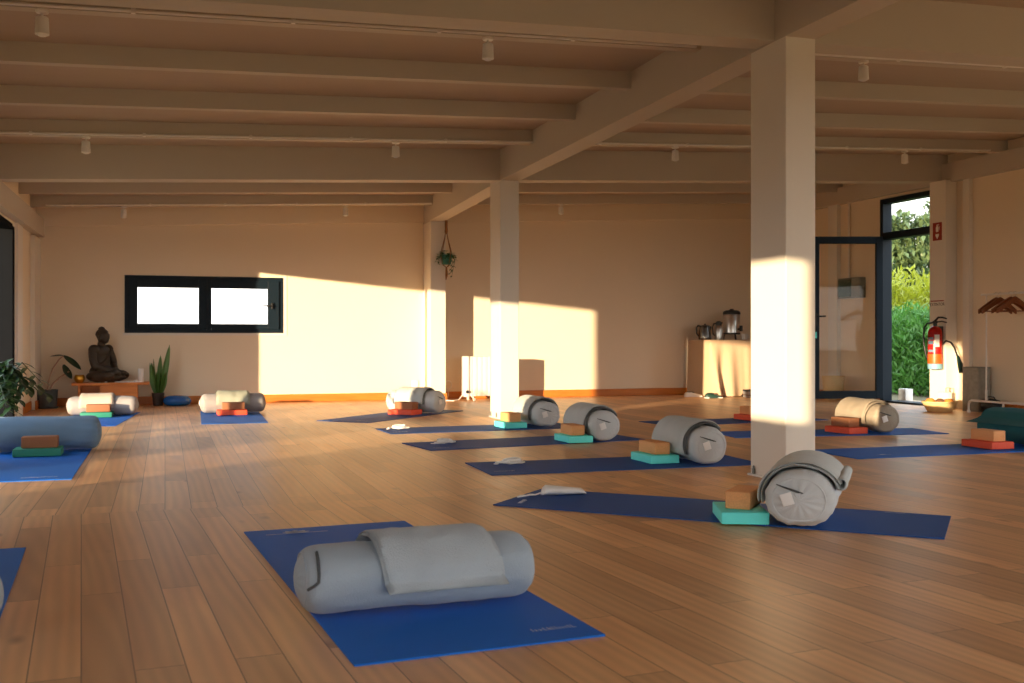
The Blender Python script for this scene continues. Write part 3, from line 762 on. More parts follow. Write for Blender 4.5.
eye_pillow(1.95, 5.00, R(-12), 'white eye pillow with a cord on the mat before the near post')
strap(2.10, 6.36, R(-3), 'crumpled white strap on the mat behind the near post', 3)
strap(2.03, 7.76, R(4), 'crumpled white strap on the mat halfway between the posts', 5)
strap(1.97, 9.14, R(2), 'crumpled white strap on the mat in front of the far post', 8)

# ------------------------------------------------------------------ statue corner
def low_table():
    t = thing('low_table', 'low orange wooden table carrying the dark seated statue', 'table', (-.60, 13.33, 0))
    b = MB(); b.box(-.44, .42, -.17, .17, .262, .292, bev=.004); b.build('table_top', M['pine'], t)
    b = MB(); b.box(-.13, .29, -.145, -.125, .0, .262, bev=.002); b.box(-.13, -.11, -.125, .14, 0, .262); b.box(.27, .29, -.125, .14, 0, .262); b.build('box_panel', M['pine'], t, 0)
    b = MB(); b.box(-.37, -.345, -.14, .14, 0, .262, bev=.002); b.build('leg', M['pine'], t, 0)
    b = MB(); b.box(-.345, -.13, .12, .14, .05, .262); b.build('back_panel', M['pine'], t, 0)
low_table()
def statue():
    t = thing('buddha_statue', 'dark bronze statue of a seated meditating figure on the low table', 'statue', (-.70, 13.34, .292), R(-32))
    b = MB()
    b.ell((.07, 0, .06), (.19, .23, .06)); b.ell((-.02, 0, .12), (.13, .165, .11))
    for s in (-1, 1):
        b.ell((.05, s*.15, .075), (.17, .085, .07), T=None); b.ell((.14, s*.15, .085), (.1, .08, .055))
        b.ell((-.03, s*.135, .395), (.062, .062, .058))
        for i in range(9):
            u = i/8; b.ell((-.035+.05*u, s*(.155+.035*sin(pi*u*.7)), .39-.19*u), (.05-.006*u,)*3, u=14, v=8)
            b.ell((.02+.125*u, s*(.18-.13*u), .2-.055*u), (.042-.012*u,)*3, u=14, v=8)
        b.ell((.0, s*.071, .535), (.018, .012, .042))
        b.ell((.2, s*.06, .115), (.07, .075, .03))
    b.ell((.155, 0, .145), (.055, .075, .022)); b.ell((.15, .0, .165), (.045, .06, .016))
    b.ell((-.035, 0, .25), (.098, .13, .15)); b.ell((-.03, 0, .36), (.088, .145, .085))
    b.ell((-.025, 0, .455), (.045, .048, .06)); b.ell((0, 0, .545), (.072, .066, .085)); b.ell((.022, 0, .50), (.045, .045, .04))
    b.ell((.072, 0, .538), (.016, .013, .026)); b.ell((.064, 0, .51), (.012, .022, .006)); b.ell((.05, 0, .568), (.026, .05, .01))
    for s in (-1, 1): b.ell((.058, s*.027, .552), (.012, .018, .008))
    o = b.build('figure', M['bronze'], t, 180)
    r = o.modifiers.new('remesh', 'REMESH'); r.mode = 'VOXEL'; r.voxel_size = .0085; r.use_smooth_shade = True
    sm = o.modifiers.new('smooth', 'SMOOTH'); sm.factor = .5; sm.iterations = 3
    b = MB(); b.ell((-.014, 0, .567), (.07, .07, .07)); b.ell((-.022, 0, .632), (.034, .034, .03))
    rnd = random.Random(4)
    for i in range(120):
        ph = i*2.39996; zz = 1-1.15*i/120
        rr = math.sqrt(max(0, 1-zz*zz)); x, y = rr*cos(ph), rr*sin(ph)
        if x > .55 and zz < .4: continue
        b.ell((-.014+.07*x, .07*y, .567+.07*zz), (.008,)*3, u=8, v=6)
    for i in range(24):
        ph = i*2.39996; zz = 1-i/24; rr = math.sqrt(1-zz*zz)
        b.ell((-.022+.034*rr*cos(ph), .034*rr*sin(ph), .632+.03*zz), (.007,)*3, u=8, v=6)
    b.build('hair', M['bronze'], t, 180)
    # robe edge from the shoulder across the chest
    b = MB(); b.tube([(-.02, .14, .445), (.04, .09, .40), (.07, .02, .33), (.07, -.06, .26), (.03, -.13, .21)], [.006, .008, .008, .008, .006]); b.build('robe_fold', M['bronze'], t)
statue()
b = MB(); b.lathe([(.0, 0), (.03, 0), (.052, .02), (.062, .05), (.058, .08), (.05, .092), (.053, .098)], 24, cap0=False); o = b.build('brass_bowl', M['brass']); o.location = (-.95, 13.18, .2922); tag(o, 'round brass bowl beside the statue on the low table', 'bowl')
t = thing('pillar_candle', 'white pillar candle at the end of the low table', 'candle', (-.275, 13.27, .2922))
b = MB(); b.lathe([(.031, 0), (.033, .003), (.033, .158), (.03, .163), (.02, .156)], 24); b.build('wax', M['cotton'], t)
b = MB(); b.tube([(0, 0, .154), (.001, 0, .172)], .0015, 6); b.build('wick', M['black'], t)
for x, y, r_, lab in ((-.735, 13.2, .02, 'small white stone by the brass bowl, left of its pair'), (-.665, 13.19, .018, 'small white stone under the knee of the statue')):
    b = MB(); b.ell((0, 0, r_*.8), (r_*1.2, r_, r_*.8)); o = b.build('white_stone', M['tag']); o.location = (x, y, .2922); tag(o, lab, 'stone', 'white stones before the statue')
t = thing('bead_string', 'string of small white beads lying before the statue', 'beads', (-.42, 13.182, .2922)); b = MB()
for i in range(22): b.ell((-.14+.0135*i, .012*sin(i*.9), .0085), (.0085,)*3, u=8, v=6)
b.build('beads', M['tag'], t)
b = MB(); b.lathe([(.016, 0), (.02, .004), (.022, .028), (.017, .03), (.015, .012)], 18); o = b.build('tealight_cup', M['tag']); o.location = (-.335, 13.2, .2922); tag(o, 'little white tealight cup next to the pillar candle', 'candle')

# plants
def leaf(b, base, d, up, L, W, droop=.3, fold=.15, n=8, tip=1.):
    """one leaf blade: base point, direction, up vector"""
    d = Vector(d).normalized(); s = d.cross(Vector(up))
    if s.length < 1e-4: s = Vector((1, 0, 0))
    s.normalize(); nrm = s.cross(d).normalized()
    rows = []
    for i in range(n+1):
        u = i/n; w = W/2*(sin(pi*min(1, u*.92+.06))**.8)*(1 if u < .98 else .1)
        c = Vector(base)+d*(L*u)+nrm*(-droop*L*u*u)
        rows.append([c-s*w+nrm*(fold*w), c-s*w*.5+nrm*(fold*w*.35), c, c+s*w*.5+nrm*(fold*w*.35), c+s*w+nrm*(fold*w)])
    b.grid(rows)
def potted(name, label, loc, prof, potm, soil_r, soil_z, rz=0):
    t = thing(name, label, 'potted plant', loc, rz)
    b = MB(); b.lathe(prof, 32); b.build('pot', potm, t)
    b = MB(); b.lathe([(.001, soil_z+.004), (soil_r*.6, soil_z+.003), (soil_r, soil_z)], 24, cap1=False); b.build('soil', M['soil'], t)
    return t
t = potted('alocasia_plant', 'plant with two pale stems and dark arrow leaves in a grey pot', (-1.31, 13.27, 0), [(.118, 0), (.125, .006), (.125, .02), (.108, .024), (.118, .2), (.122, .215), (.112, .216), (.108, .19)], M['pot_grey'], .106, .19)
for pts, L_, W_, d, dr in (([(0, 0, .19), (.02, 0, .32), (.06, .0, .46), (.13, -.01, .57), (.18, -.02, .615)], .26, .14, (.75, -.2, -.55), .1),
                       ([(.02, .01, .19), (.06, 0, .28), (.14, -.02, .36), (.24, -.03, .43)], .24, .16, (.25, -.1, -.95), -.25)):
    b = MB(); b.tube(pts, [.011, .010, .009, .008, .006][:len(pts)]); st = b.build('stem', M['stem'], t)
    b = MB(); p = Vector(pts[-1])
    if d[2] > -.8: leaf(b, p, d, (0, -.5, 1), L_, .1, dr, .1); leaf(b, p, (-.8, .0, .02), (0, -.2, 1), .15, .09, .1, .1)
    else:
        leaf(b, p+Vector((-.06, 0, .08)), d, (.9, -.45, .2), L_*.8, W_, dr, .15)
    b.build('leaf', M['leaf_dark'], t, 180)
t = potted('snake_plant', 'snake plant with upright pointed leaves beside the blue cushion', (-.08, 13.37, 0), [(.055, 0), (.068, .1), (.074, .155), (.066, .156), (.064, .14)], M['pot_dark'], .062, .14)
rnd = random.Random(11)
for i in range(11):
    a = i*2.4; r_ = .012+.035*rnd.random(); L_ = .28+.26*rnd.random() if i else .62
    tilt = .06+.17*rnd.random()
    b = MB(); leaf(b, (r_*cos(a), r_*sin(a), .13), (tilt*cos(a), tilt*sin(a), 1), (cos(a+1.2), sin(a+1.2), .1), L_, .075, -.05, .5, n=10)
    b.build('leaf', M['leaf_snake'], t, 180)
t = potted('leafy_plant', 'dark bushy leafy plant reaching in by the left glass door', (-1.27, 8.80, 0), [(.10, 0), (.115, .12), (.12, .16), (.11, .16), (.106, .14)], M['pot_dark'], .105, .14)
rnd = random.Random(21)
for i in range(17):
    a = rnd.uniform(-1.6, 1.0); rch = rnd.uniform(.14, .74)*(1 if i < 11 else .6); top = rnd.uniform(.26, .56)
    if cos(a) < 0: rch *= .3
    P = [Vector((0, 0, .14)), Vector((rch*.25*cos(a), rch*.3*sin(a), .16+top*.6)), Vector((rch*.6*cos(a), rch*.6*sin(a), .1+top)), Vector((rch*cos(a), rch*sin(a), .0+top*.85))]
    b = MB(); b.tube(P, [.006, .005, .004, .002], 6); st = b.build('stem', M['leaf_dark'], t)
    b = MB()
    for k in range(11):
        u = .35+.65*k/10; q = u*3; j = min(2, int(q)); p = P[j].lerp(P[j+1], q-j); sg = 1 if k % 2 else -1
        dv = (P[j+1]-P[j]).normalized(); sd = dv.cross(Vector((0, 0, 1))).normalized()*sg
        leaf(b, p, dv*.7+sd+Vector((0, 0, .1)), (0, 0, 1), .115*(1.15-.3*u), .045, .25, .2, n=5)
    b.build('leaves', M['leaf_dark'], t, 180)
# blue cushion
t = thing('balance_cushion', 'round blue rubber balance cushion on the floor by the snake plant', 'balance cushion', (.14, 13.28, 0))
b = MB(); b.lathe([(.04, .012), (.12, .004), (.15, .02), (.165, .055), (.155, .09), (.12, .115), (.06, .124), (.001, .125)], 40, cap0=True, cap1=False); b.build('cushion_body', M['ball'], t, 180)
b = MB(); b.tube([(.166*cos(2*pi*i/40), .166*sin(2*pi*i/40), .055) for i in range(40)], .004, 6, closed=True); b.build('seam_ring', M['ball'], t)

# ------------------------------------------------------------------ hanging plant
t = thing('hanging_plant', 'green pot of trailing leaves in a macrame hanger under the beam end', 'hanging plant', (3.475, 13.12, 1.78))
top = soffit(3.4, 13.12)-1.78-.005
b = MB(); b.tube([(0, 0, top), (0, 0, top-.12)], .02, 8); 
for k in range(4):
    a = k*pi/2+.4
    b.tube([(0, 0, top-.1), (.03*cos(a), .03*sin(a), top-.24), (.085*cos(a), .085*sin(a), .17), (.088*cos(a), .088*sin(a), .1), (.05*cos(a), .05*sin(a), -.01), (0, 0, -.04)], .005, 6)
b.ell((0, 0, top-.14), (.022, .022, .04)); b.tube([(0, 0, -.03), (.004, 0, -.13), (-.004, 0, -.2)], [.01, .018, .006], 8)
b.build('macrame_hanger', M['rope'], t)
b = MB(); b.lathe([(.05, .0), (.06, .004), (.075, .09), (.082, .125), (.074, .126), (.07, .1)], 24); b.build('pot', M['pot_green'], t)
b = MB(); rnd = random.Random(31)
for i in range(90):
    a = rnd.uniform(0, 2*pi); q = rnd.random(); r_ = .05+.11*q; z = .13+.07*(1-q)*rnd.random()-.10*q*rnd.random()
    leaf(b, (r_*.7*cos(a), r_*.7*sin(a), z), (cos(a+rnd.uniform(-.6, .6)), sin(a), rnd.uniform(-.5, .5)), (0, 0, 1), .05, .03, .3, .2, n=4)
b.build('foliage', M['leaf'], t, 180)
for a, dp in ((.2, .24), (.5, .2), (-.5, .16), (3.3, .08)):
    b = MB(); P = [(.07*cos(a), .07*sin(a), .13), (.12*cos(a), .12*sin(a), .10), (.11*cos(a), .13*sin(a), .10-dp*.5), (.10*cos(a)-.02, .13*sin(a), .08-dp)]
    b.tube(P, .002, 5)
    for i in range(7):
        u = i/6*2.9; j = min(2, int(u)); p = Vector(P[j]).lerp(Vector(P[j+1]), u-j); leaf(b, p, (rnd.uniform(-1, 1), rnd.uniform(-1, 1), -.3), (0, 0, 1), .04, .024, .2, .2, n=4)
    b.build('trailing_vine', M['leaf'], t, 180)

# ------------------------------------------------------------------ radiator and sockets
t = thing('oil_radiator', 'white electric radiator on feet between the pilaster and the far post', 'radiator', (4.06, 13.15, 0))
for i in range(9):
    x = -.27+.068*i; b = MB(); b.box(x-.034, x+.034, -.07, .07, .06, .58, bev=.006, seg=2); b.build('fin', M['enamel'], t)
b = MB(); b.tube([(-.27, 0, .12), (.27, 0, .12)], .02); b.tube([(-.27, 0, .52), (.27, 0, .52)], .02); b.build('tube', M['enamel'], t)
b = MB(); b.box(-.345, -.285, -.085, .085, .05, .585, bev=.012); cp = b.build('control_panel', M['enamel'], t)
b = MB(); b.lathe([(.022, 0), (.02, .016), (.001, .018)], 18, Matrix.Rotation(R(90), 4, 'X')); k = b.build('knob', M['black'], cp, loc=(-.315, -.085, .12))
for x in (-.24, .24):
    b = MB(); b.tube([(x, -.14, .02), (x, -.1, .05), (x, 0, .06), (x, .1, .05), (x, .14, .02)], .014)
    for y in (-.145, .145): b.lathe([(.02, -.012), (.02, .012)], 14, TR(x, y, .02) @ Matrix.Rotation(R(90), 4, 'Y'))
    b.build('foot', M['enamel'], t)
b = MB(); P = [(-.34, -.02, .1), (-.42, -.05, .02), (-.5, -.09, .008), (-.58, .0, .008), (-.5, .25, .01), (-.44, .415, .05), (-.44, .42, .12)]
P += [(-.44+.05*sin(2*pi*i/14)*1., .42, .19-.055*cos(2*pi*i/14)) for i in range(0, 15)]
b.tube(P, .006, 6); b.build('power_cord', M['enamel'], t)
for x, y, lab in ((3.17, YB-.012, 'white wall socket low on the sunlit back wall left of the pilaster'),):
    t = thing('wall_socket', lab, 'socket', (x, y, .21)); b = MB(); b.box(-.045, .045, 0, .012, -.045, .045, bev=.004); b.build('socket_plate', M['enamel'], t)
    b = MB(); b.lathe([(.02, 0), (.02, .003)], 20, TR(0, -.0005, 0) @ Matrix.Rotation(R(90), 4, 'X')); b.build('socket_well', M['tag'], t)

# ------------------------------------------------------------------ tea table by the back wall
TX0, TX1, TY0, TY1, TZ = 7.2, 8.45, 12.86, 13.5, .80
t = thing('tea_table', 'table under a sandy cloth by the back wall, carrying the urn', 'table', (TX0, TY0, 0))
b = MB(); b.box(.02, 1.23, .02, .62, .75, .785); b.build('table_top', M['pine'], t)
for x in (.05, 1.16):
    for y in (.05, .56): b = MB(); b.box(x, x+.045, y, y+.045, 0, .75, bev=.003); b.build('leg', M['pine'], t)
# cloth (rests on the table): top sheet plus pleated skirt
def cloth():
    t = thing('table_cloth', 'sandy cloth with deep pleats hanging to the floor from the tea table', 'tablecloth', (TX0, TY0, 0))
    W, D = TX1-TX0, TY1-TY0
    per = []
    n = 140
    segs = [((0, D), (0, 0), 36), ((0, 0), (W, 0), 84), ((W, 0), (W, D), 24)]
    for (a, c, k) in segs:
        for i in range(k): per.append((a[0]+(c[0]-a[0])*i/k, a[1]+(c[1]-a[1])*i/k))
    per.append((W, D))
    rows = []
    nz = 14
    for j in range(nz+1):
        v = j/nz; row = []
        for i, (x, y) in enumerate(per):
            front = y == 0 and 0 < x < W
            side = (x == 0 and y > 0)
            pl = 0
            if y == 0:
                pl = .085*max(0, sin(x*11.5+.6))**2*v + .015*sin(x*29)*v
                # corner fold swings out into a point
                pl += .12*math.exp(-((x-.02)/.07)**2)*v*v + .10*math.exp(-((x-.33)/.09)**2)*v
            if side: pl = .012*sin(y*14)*v
            z = .795*(1-v)+ (.045 if (y == 0 and x > .45) else .012)*v
            xx = x-(pl+.02*v if side else 0); yy = y-(pl+.01*v if y == 0 else 0)
            if y == 0: xx += .05*v*sin(x*11.5+2)*.6
            row.append(Vector((xx, yy, max(z, .008))))
        rows.append(row)
    b = MB(); b.grid(rows)
    b.build('skirt', M['cloth'], t, 75)
    b = MB(); b.box(-.004, W+.004, -.006, D, .788, .797, bev=.003); b.build('top_sheet', M['cloth'], t)
cloth()
tz = .7995
t = thing('tea_urn', 'steel hot drinks urn with a black lid on the tea table', 'urn', (7.69, 13.12, tz))
b = MB(); b.lathe([(.11, .09), (.118, .095), (.118, .36), (.112, .37)], 36); b.build('urn_body', M['steel'], t)
b = MB(); b.lathe([(.122, .36), (.124, .375), (.118, .40), (.09, .418), (.03, .424), (.028, .44), (.001, .442)], 36, cap1=False); b.build('lid', M['black'], t)
b = MB(); b.lathe([(.12, .075), (.124, .08), (.12, .1)], 36); 
for k in range(3):
    a = k*2.094+.5; b.tube([(.1*cos(a), .1*sin(a), .08), (.115*cos(a), .115*sin(a), .0)], .012)
b.build('stand', M['black'], t)
b = MB(); b.tube([(.04, -.11, .15), (.05, -.17, .15)], .014); b.box(.03, .07, -.185, -.16, .12, .2, bev=.005); b.build('tap', M['black'], t)
t = thing('kettle', 'dark steel kettle, leftmost of the jugs on the tea table', 'kettle', (7.25, 13.1, tz))
b = MB(); b.lathe([(.085, 0), (.09, .01), (.088, .05), (.078, .16), (.072, .19)], 30); b.build('kettle_body', mat('dark_steel', (.16, .15, .14), .25, metal=1.), t)
b = MB(); b.lathe([(.086, -.001), (.09, .02), (.088, .03)], 30); b.build('power_base', M['black'], t)
b = MB(); b.lathe([(.073, .188), (.07, .2), (.03, .208), (.012, .21), (.012, .226), (.001, .228)], 26, cap1=False); b.build('lid', M['black'], t)
b = MB(); b.tube([(-.07, 0, .19), (-.11, 0, .2), (-.135, 0, .17), (-.13, 0, .09), (-.1, 0, .05)], .012); b.build('handle', M['black'], t)
b = MB(); b.tube([(.065, 0, .14), (.085, 0, .17), (.095, 0, .185)], [.028, .016, .011]); b.build('spout', M['black'], t)
t = thing('thermos_jug', 'steel thermos jug with a black top between kettle and urn', 'thermos', (7.47, 13.1, tz))
b = MB(); b.lathe([(.06, 0), (.062, .01), (.062, .15), (.05, .19), (.038, .205)], 28); b.build('jug_body', M['steel'], t)
b = MB(); b.lathe([(.04, .2), (.042, .215), (.04, .25), (.02, .265), (.001, .267)], 24, cap1=False); b.build('jug_top', M['black'], t)
b = MB(); b.tube([(-.03, 0, .235), (-.08, 0, .225), (-.1, 0, .17), (-.09, 0, .08), (-.06, 0, .06)], .01); b.tube([(.02, 0, .235), (.06, 0, .24)], [.016, .01]); b.build('handle', M['black'], t)
for x, y, lab in ((7.81, 12.98, 'white cup in front of the urn'), (7.89, 13.08, 'white cup beside the urn, half hidden by the near post')):
    t = thing('cup', lab, 'cup', (x, y, tz), 0, 'white cups by the urn')
    b = MB(); b.lathe([(.024, 0), (.03, .004), (.038, .05), (.04, .085), (.036, .085), (.032, .02), (.001, .01)], 22, cap1=False); b.build('cup_body', M['enamel'], t)
    b = MB(); b.tube([(.036, 0, .07), (.06, 0, .065), (.06, 0, .03), (.034, 0, .022)], .005); b.build('handle', M['enamel'], t)
# shoes under the corner of the table
def shoe(x, y, rz, body, inner, label, s=1., group=None):
    t = thing('slip_on_shoe', label, 'shoe', (x, y, 0), rz, group)
    b = MB(); rows = []
    for i in range(13):
        u = i/12; w = (.036+.012*sin(pi*min(1, u*1.1)))*s*min(1, min(u, 1-u)*8+.35); hh = (.075-.03*max(0, (u-.45)))*s*(.7+.3*min(1, min(u, 1-u)*8)) if u < .5 else (.06-.035*(u-.5)*2)*s
        rows.append([Vector((-.13*s+.26*s*u, w*cos(q), max(.002, hh*max(0, sin(q))**.6+.0))) for q in [pi*k/10 for k in range(11)]]+[Vector((-.13*s+.26*s*u, 0, .001))])
    V = b.grid(rows, closed_v=True); b.cap(V[0]); b.cap(V[-1], True); b.build('upper', body, t, 60)
    b = MB(); b.ell((-.045*s, 0, .066*s), (.065*s, .026*s, .014*s)); b.build('opening', inner, t)
    b = MB(); b.box(-.132*s, .132*s, -.044*s, .044*s, 0, .014*s, bev=.006); b.build('sole', M['tag'], t)
    return t
shoe(7.02, 13.02, R(-20), M['tag'], M['black'], 'white shoe with dark inside on the floor by the tea table', .95, 'shoes by the tea table')
shoe(7.12, 12.63, R(-5), M['dgreen'], M['black'], 'dark shoe on the floor by the front corner of the tea table', .95, 'shoes by the tea table')
t = thing('storage_box', 'flat pale box with a dark lid on the floor under the tea table', 'box', (7.78, 12.62, 0))
b = MB(); b.box(-.16, .24, -.1, .08, 0, .085, bev=.004); b.build('box_body', M['light'], t, 0)
b = MB(); b.box(-.165, .245, -.105, .085, .085, .11, bev=.003); b.build('lid', M['piping'], t, 0)
b = MB(); b.box(-.162, .242, -.102, .082, .03, .042); b.build('band', M['brown'], t, 0)

# ------------------------------------------------------------------ door side
t = thing('fire_extinguisher', 'red fire extinguisher hung on the pilaster beside the glass door', 'fire extinguisher', (8.49, 9.91, .46))
b = MB(); b.lathe([(.07, .06), (.078, .066), (.08, .08), (.08, .43), (.07, .465), (.04, .49), (.026, .5)], 32); b.build('cylinder', M['ext_red'], t)
b = MB(); b.lathe([(.081, .065), (.0815, .07), (.0815, .17), (.081, .175)], 32, cap0=False, cap1=False); b.build('orange_band', M['ext_orange'], t)
b = MB(); b.lathe([(.078, 0), (.082, .004), (.082, .06), (.074, .066)], 32); b.build('foot_ring', M['ext_blue'], t)
b = MB(); b.lathe([(.022, .495), (.022, .53), (.028, .535), (.028, .56)], 18); b.build('valve', M['black'], t)
b = MB(); b.tube([(-.03, -.02, .55), (.02, -.03, .60), (.06, -.05, .60), (.1, -.08, .585)], [.014, .012, .01, .008]); b.tube([(-.02, -.03, .545), (.05, -.06, .555), (.09, -.09, .54)], .008); b.build('lever', M['black'], t)
b = MB(); b.tube([(-.03, .0, .54), (-.07, .05, .53), (-.085, .085, .48), (-.085, .09, .3), (-.07, .06, .14), (-.02, .07, .09), (.05, .04, .14), (.07, -.03, .28), (.07, -.1, .33), (.085, -.16, .31), (.1, -.2, .25), (.1, -.25, .15)], .011, 10); b.build('hose', M['black'], t)
b = MB(); b.tube([(.1, -.25, .16), (.1, -.29, .06), (.09, -.31, -.0), (.085, -.32, -.035)], [.014, .03, .026, .022]); b.build('nozzle', M['dgreen'], t)
b = MB()
for a0, a1, z0, z1 in ((-2.35, -1.65, .26, .40),):
    rows = [[Vector((.0808*cos(a0+(a1-a0)*i/10), .0808*sin(a0+(a1-a0)*i/10), z)) for i in range(11)] for z in (z0, z1)]; b.grid(rows)
b.build('instruction_label', M['tag'], t, 180)
b = MB()
for z0, z1 in ((.34, .37), (.29, .33), (.2, .225)):
    rows = [[Vector((.0809*cos(-3.4+.9*i/10), .0809*sin(-3.4+.9*i/10), z)) for i in range(11)] for z in (z0, z1)]; b.grid(rows)
b.build('printed_panel', M['bluegrey'], t, 180)
b = MB(); b.box(.06, .099, -.02, .02, .3, .5, bev=.003); b.build('wall_bracket', M['black'], t)
# signs on the pilaster
PX = XR-.16
t = thing('extinguisher_sign', 'small red sign with a white extinguisher and arrow on the pilaster', 'sign', (PX-.003, 9.985, 2.07))
b = MB(); b.box(-.002, .002, -.075, .075, -.105, .105, bev=.001); b.build('sign_board', M['sign_red'], t, 0)
TS = Matrix(((0, 0, -1, -.0022), (-1, 0, 0, 0), (0, 1, 0, 0), (0, 0, 0, 1)))
b = MB(); b.prism([(-.02, -.005), (.02, -.005), (.022, .05), (.012, .062), (-.012, .062), (-.022, .05)], 0, .001, TS)
b.prism([(-.012, .066), (.012, .066), (.03, .078), (.028, .084), (-.012, .078)], 0, .001, TS); b.prism([(.03, .01), (.036, .01), (.04, .06), (.034, .06)], 0, .001, TS)
b.build('extinguisher_symbol', M['sign_white'], t, 0)
b = MB(); b.prism([(-.028, -.03), (.028, -.03), (.028, -.05), (.0, -.088), (-.028, -.05)], 0, .001, TS); b.build('arrow_symbol', M['sign_white'], t, 0)
t = thing('wall_sign', 'small white lettered sign with a red top line above the extinguisher', 'sign', (PX-.003, 9.985, 1.22))
b = MB(); b.box(-.0015, .0015, -.11, .11, -.045, .045, bev=.001); b.build('sign_board', M['white'], t, 0)
b = MB(); b.prism([(-.11, .03), (.11, .03), (.11, .042), (-.11, .042)], 0, .001, TS); b.build('red_line', M['sign_red'], t, 0)
cu = bpy.data.curves.new('lettering', 'FONT'); cu.body = 'EXTINTOR'; cu.size = .05; cu.align_x = 'CENTER'; cu.extrude = .0004
ob_ = bpy.data.objects.new('lettering_curve', cu); COL.objects.link(ob_); bpy.context.view_layer.update()
me = bpy.data.meshes.new_from_object(ob_.evaluated_get(bpy.context.evaluated_depsgraph_get())); bpy.data.objects.remove(ob_)
o = bpy.data.objects.new('lettering', me); COL.objects.link(o); o.parent = t; o.location = (-.0026, 0, -.02); o.rotation_euler = (R(90), 0, R(-90)); me.materials.clear(); me.materials.append(M['matte_black'])

# electrical cabinet on the right wall beyond the door
t = thing('wall_mounted_electrical_box', 'grey electrical box on the wall seen through the glass door', 'electrical box', (XR-.002, 11.74, 1.49))
b = MB(); b.box(-.1, 0, -.23, .23, -.135, .135, bev=.006); b.build('box_body', M['boxgrey'], t, 0)
b = MB(); b.box(-.115, -.1, -.06, .21, -.115, .115, bev=.005); b.build('box_cover', M['dgreen'], t, 0)
b = MB(); b.tube([(-.02, .1, .14), (-.02, .1, 1.2)], .014); b.build('conduit_pipe', M['white'], t)
# white basket behind the door
b = MB(); b.lathe([(.11, 0), (.12, .004), (.15, .30), (.155, .315), (.145, .315), (.115, .02)], 28); o = b.build('wicker_basket', M['basket']); o.location = (8.5, 11.86, 0); tag(o, 'pale wicker basket on the floor behind the glass door', 'basket')
t = thing('paper_bag', 'small white printed bag between the straw basket and the grey bin', 'bag', (8.50, 9.76, 0))
b = MB(); b.box(-.06, .06, -.05, .05, 0, .2, bev=.01); b.build('bag_body', M['tag'], t)
b = MB(); b.tube([(-.03, -.05, .2), (-.03, -.05, .25), (.03, -.05, .25), (.03, -.05, .2)], .004); b.build('handle', M['brown'], t)
# straw basket with folded cloths
t = thing('straw_basket', 'low round straw basket on the floor below the extinguisher', 'basket', (8.20, 9.50, 0), R(20))
b = MB(); prof = [(.14, 0), (.155, .004), (.2, .07), (.215, .1), (.21, .112), (.19, .10), (.15, .03), (.001, .02)]
b.lathe(prof, 40, Matrix.Diagonal((.95, .8, 1, 1)), cap1=False); b.build('basket_bowl', M['basket'], t)
b = MB(); b.tube([(.204*cos(2*pi*i/40), .172*sin(2*pi*i/40), .108) for i in range(40)], .011, 8, closed=True); b.build('basket_rim', M['basket'], t)
for dx, dy, m_, lab in ((-.1, .06, 'ochre', 'orange cloth at the door end of the straw basket'), (.02, .0, 'brown', 'brown cloth in the middle of the straw basket'), (.11, -.06, 'ochre', 'orange cloth at the bin end of the straw basket')):
    b = MB(); b.ell((0, 0, 0), (.055, .045, .035), u=20, v=12)
    for v in b.bm.verts: v.co *= 1+.25*noise.noise(v.co*22+Vector((dx*9, 0, 0)))
    o = b.build('folded_cloth', M[m_], smooth=180); o.location = (8.20+dx*.8, 9.50+dy*.8, .115); tag(o, lab, 'cloth', 'cloths in the straw basket')
# grey bin
t = thing('grey_bin', 'tall mottled grey box bin against the wall, left of the clothes rack', 'bin', (8.555, 9.30, 0), R(3))
b = MB()
for x0, x1, y0, y1 in ((0, .17, 0, .012), (0, .17, .218, .23), (0, .012, .012, .218), (.158, .17, .012, .218)): b.box(x0, x1, y0, y1, 0, .49, bev=.002)
b.box(.012, .158, .012, .218, 0, .02); b.build('bin_body', M['bin'], t, 0)
b = MB(); b.box(-.005, .175, -.005, .012, .485, .497, bev=.003); b.box(-.005, .175, .218, .235, .485, .497, bev=.003); b.box(-.005, .012, .012, .218, .485, .497, bev=.003); b.box(.158, .175, .012, .218, .485, .497, bev=.003); b.build('rim', M['boxgrey'], t, 0)
# clothes rack
t = thing('clothes_rack', 'white tube clothes rack along the wall, cut off by the photo', 'clothes rack', (8.42, 9.30, 0))
b = MB()
b.tube([(0, .0, .012), (0, .0, .09), (0, -.015, .12), (0, -.045, .135), (0, -1.5, .135), (0, -1.53, .12), (0, -1.545, .09), (0, -1.545, .012)], .013, 10)
b.build('base_tube', M['enamel'], t)
for y in (-.0, -1.545): b = MB(); b.lathe([(.02, 0), (.02, .02), (.014, .03)], 14, TR(0, y, 0)); b.build('foot', M['enamel'], t)
for y in (-.26, -1.28): b = MB(); b.tube([(.0, y, .135), (0, y, 1.29)], .008, 10); b.tube([(0, y, .14), (0, y, .26)], .013, 10); b.build('pole', M['enamel'], t)
for y in (-.5, -1.1): b = MB(); b.tube([(.0, y, .135), (.0, y, .0)], .011, 8); b.build('strut', M['enamel'], t)
b = MB(); b.tube([(0, -.19, 1.29), (0, -1.36, 1.29)], .012, 10); b.build('rail', M['enamel'], t)
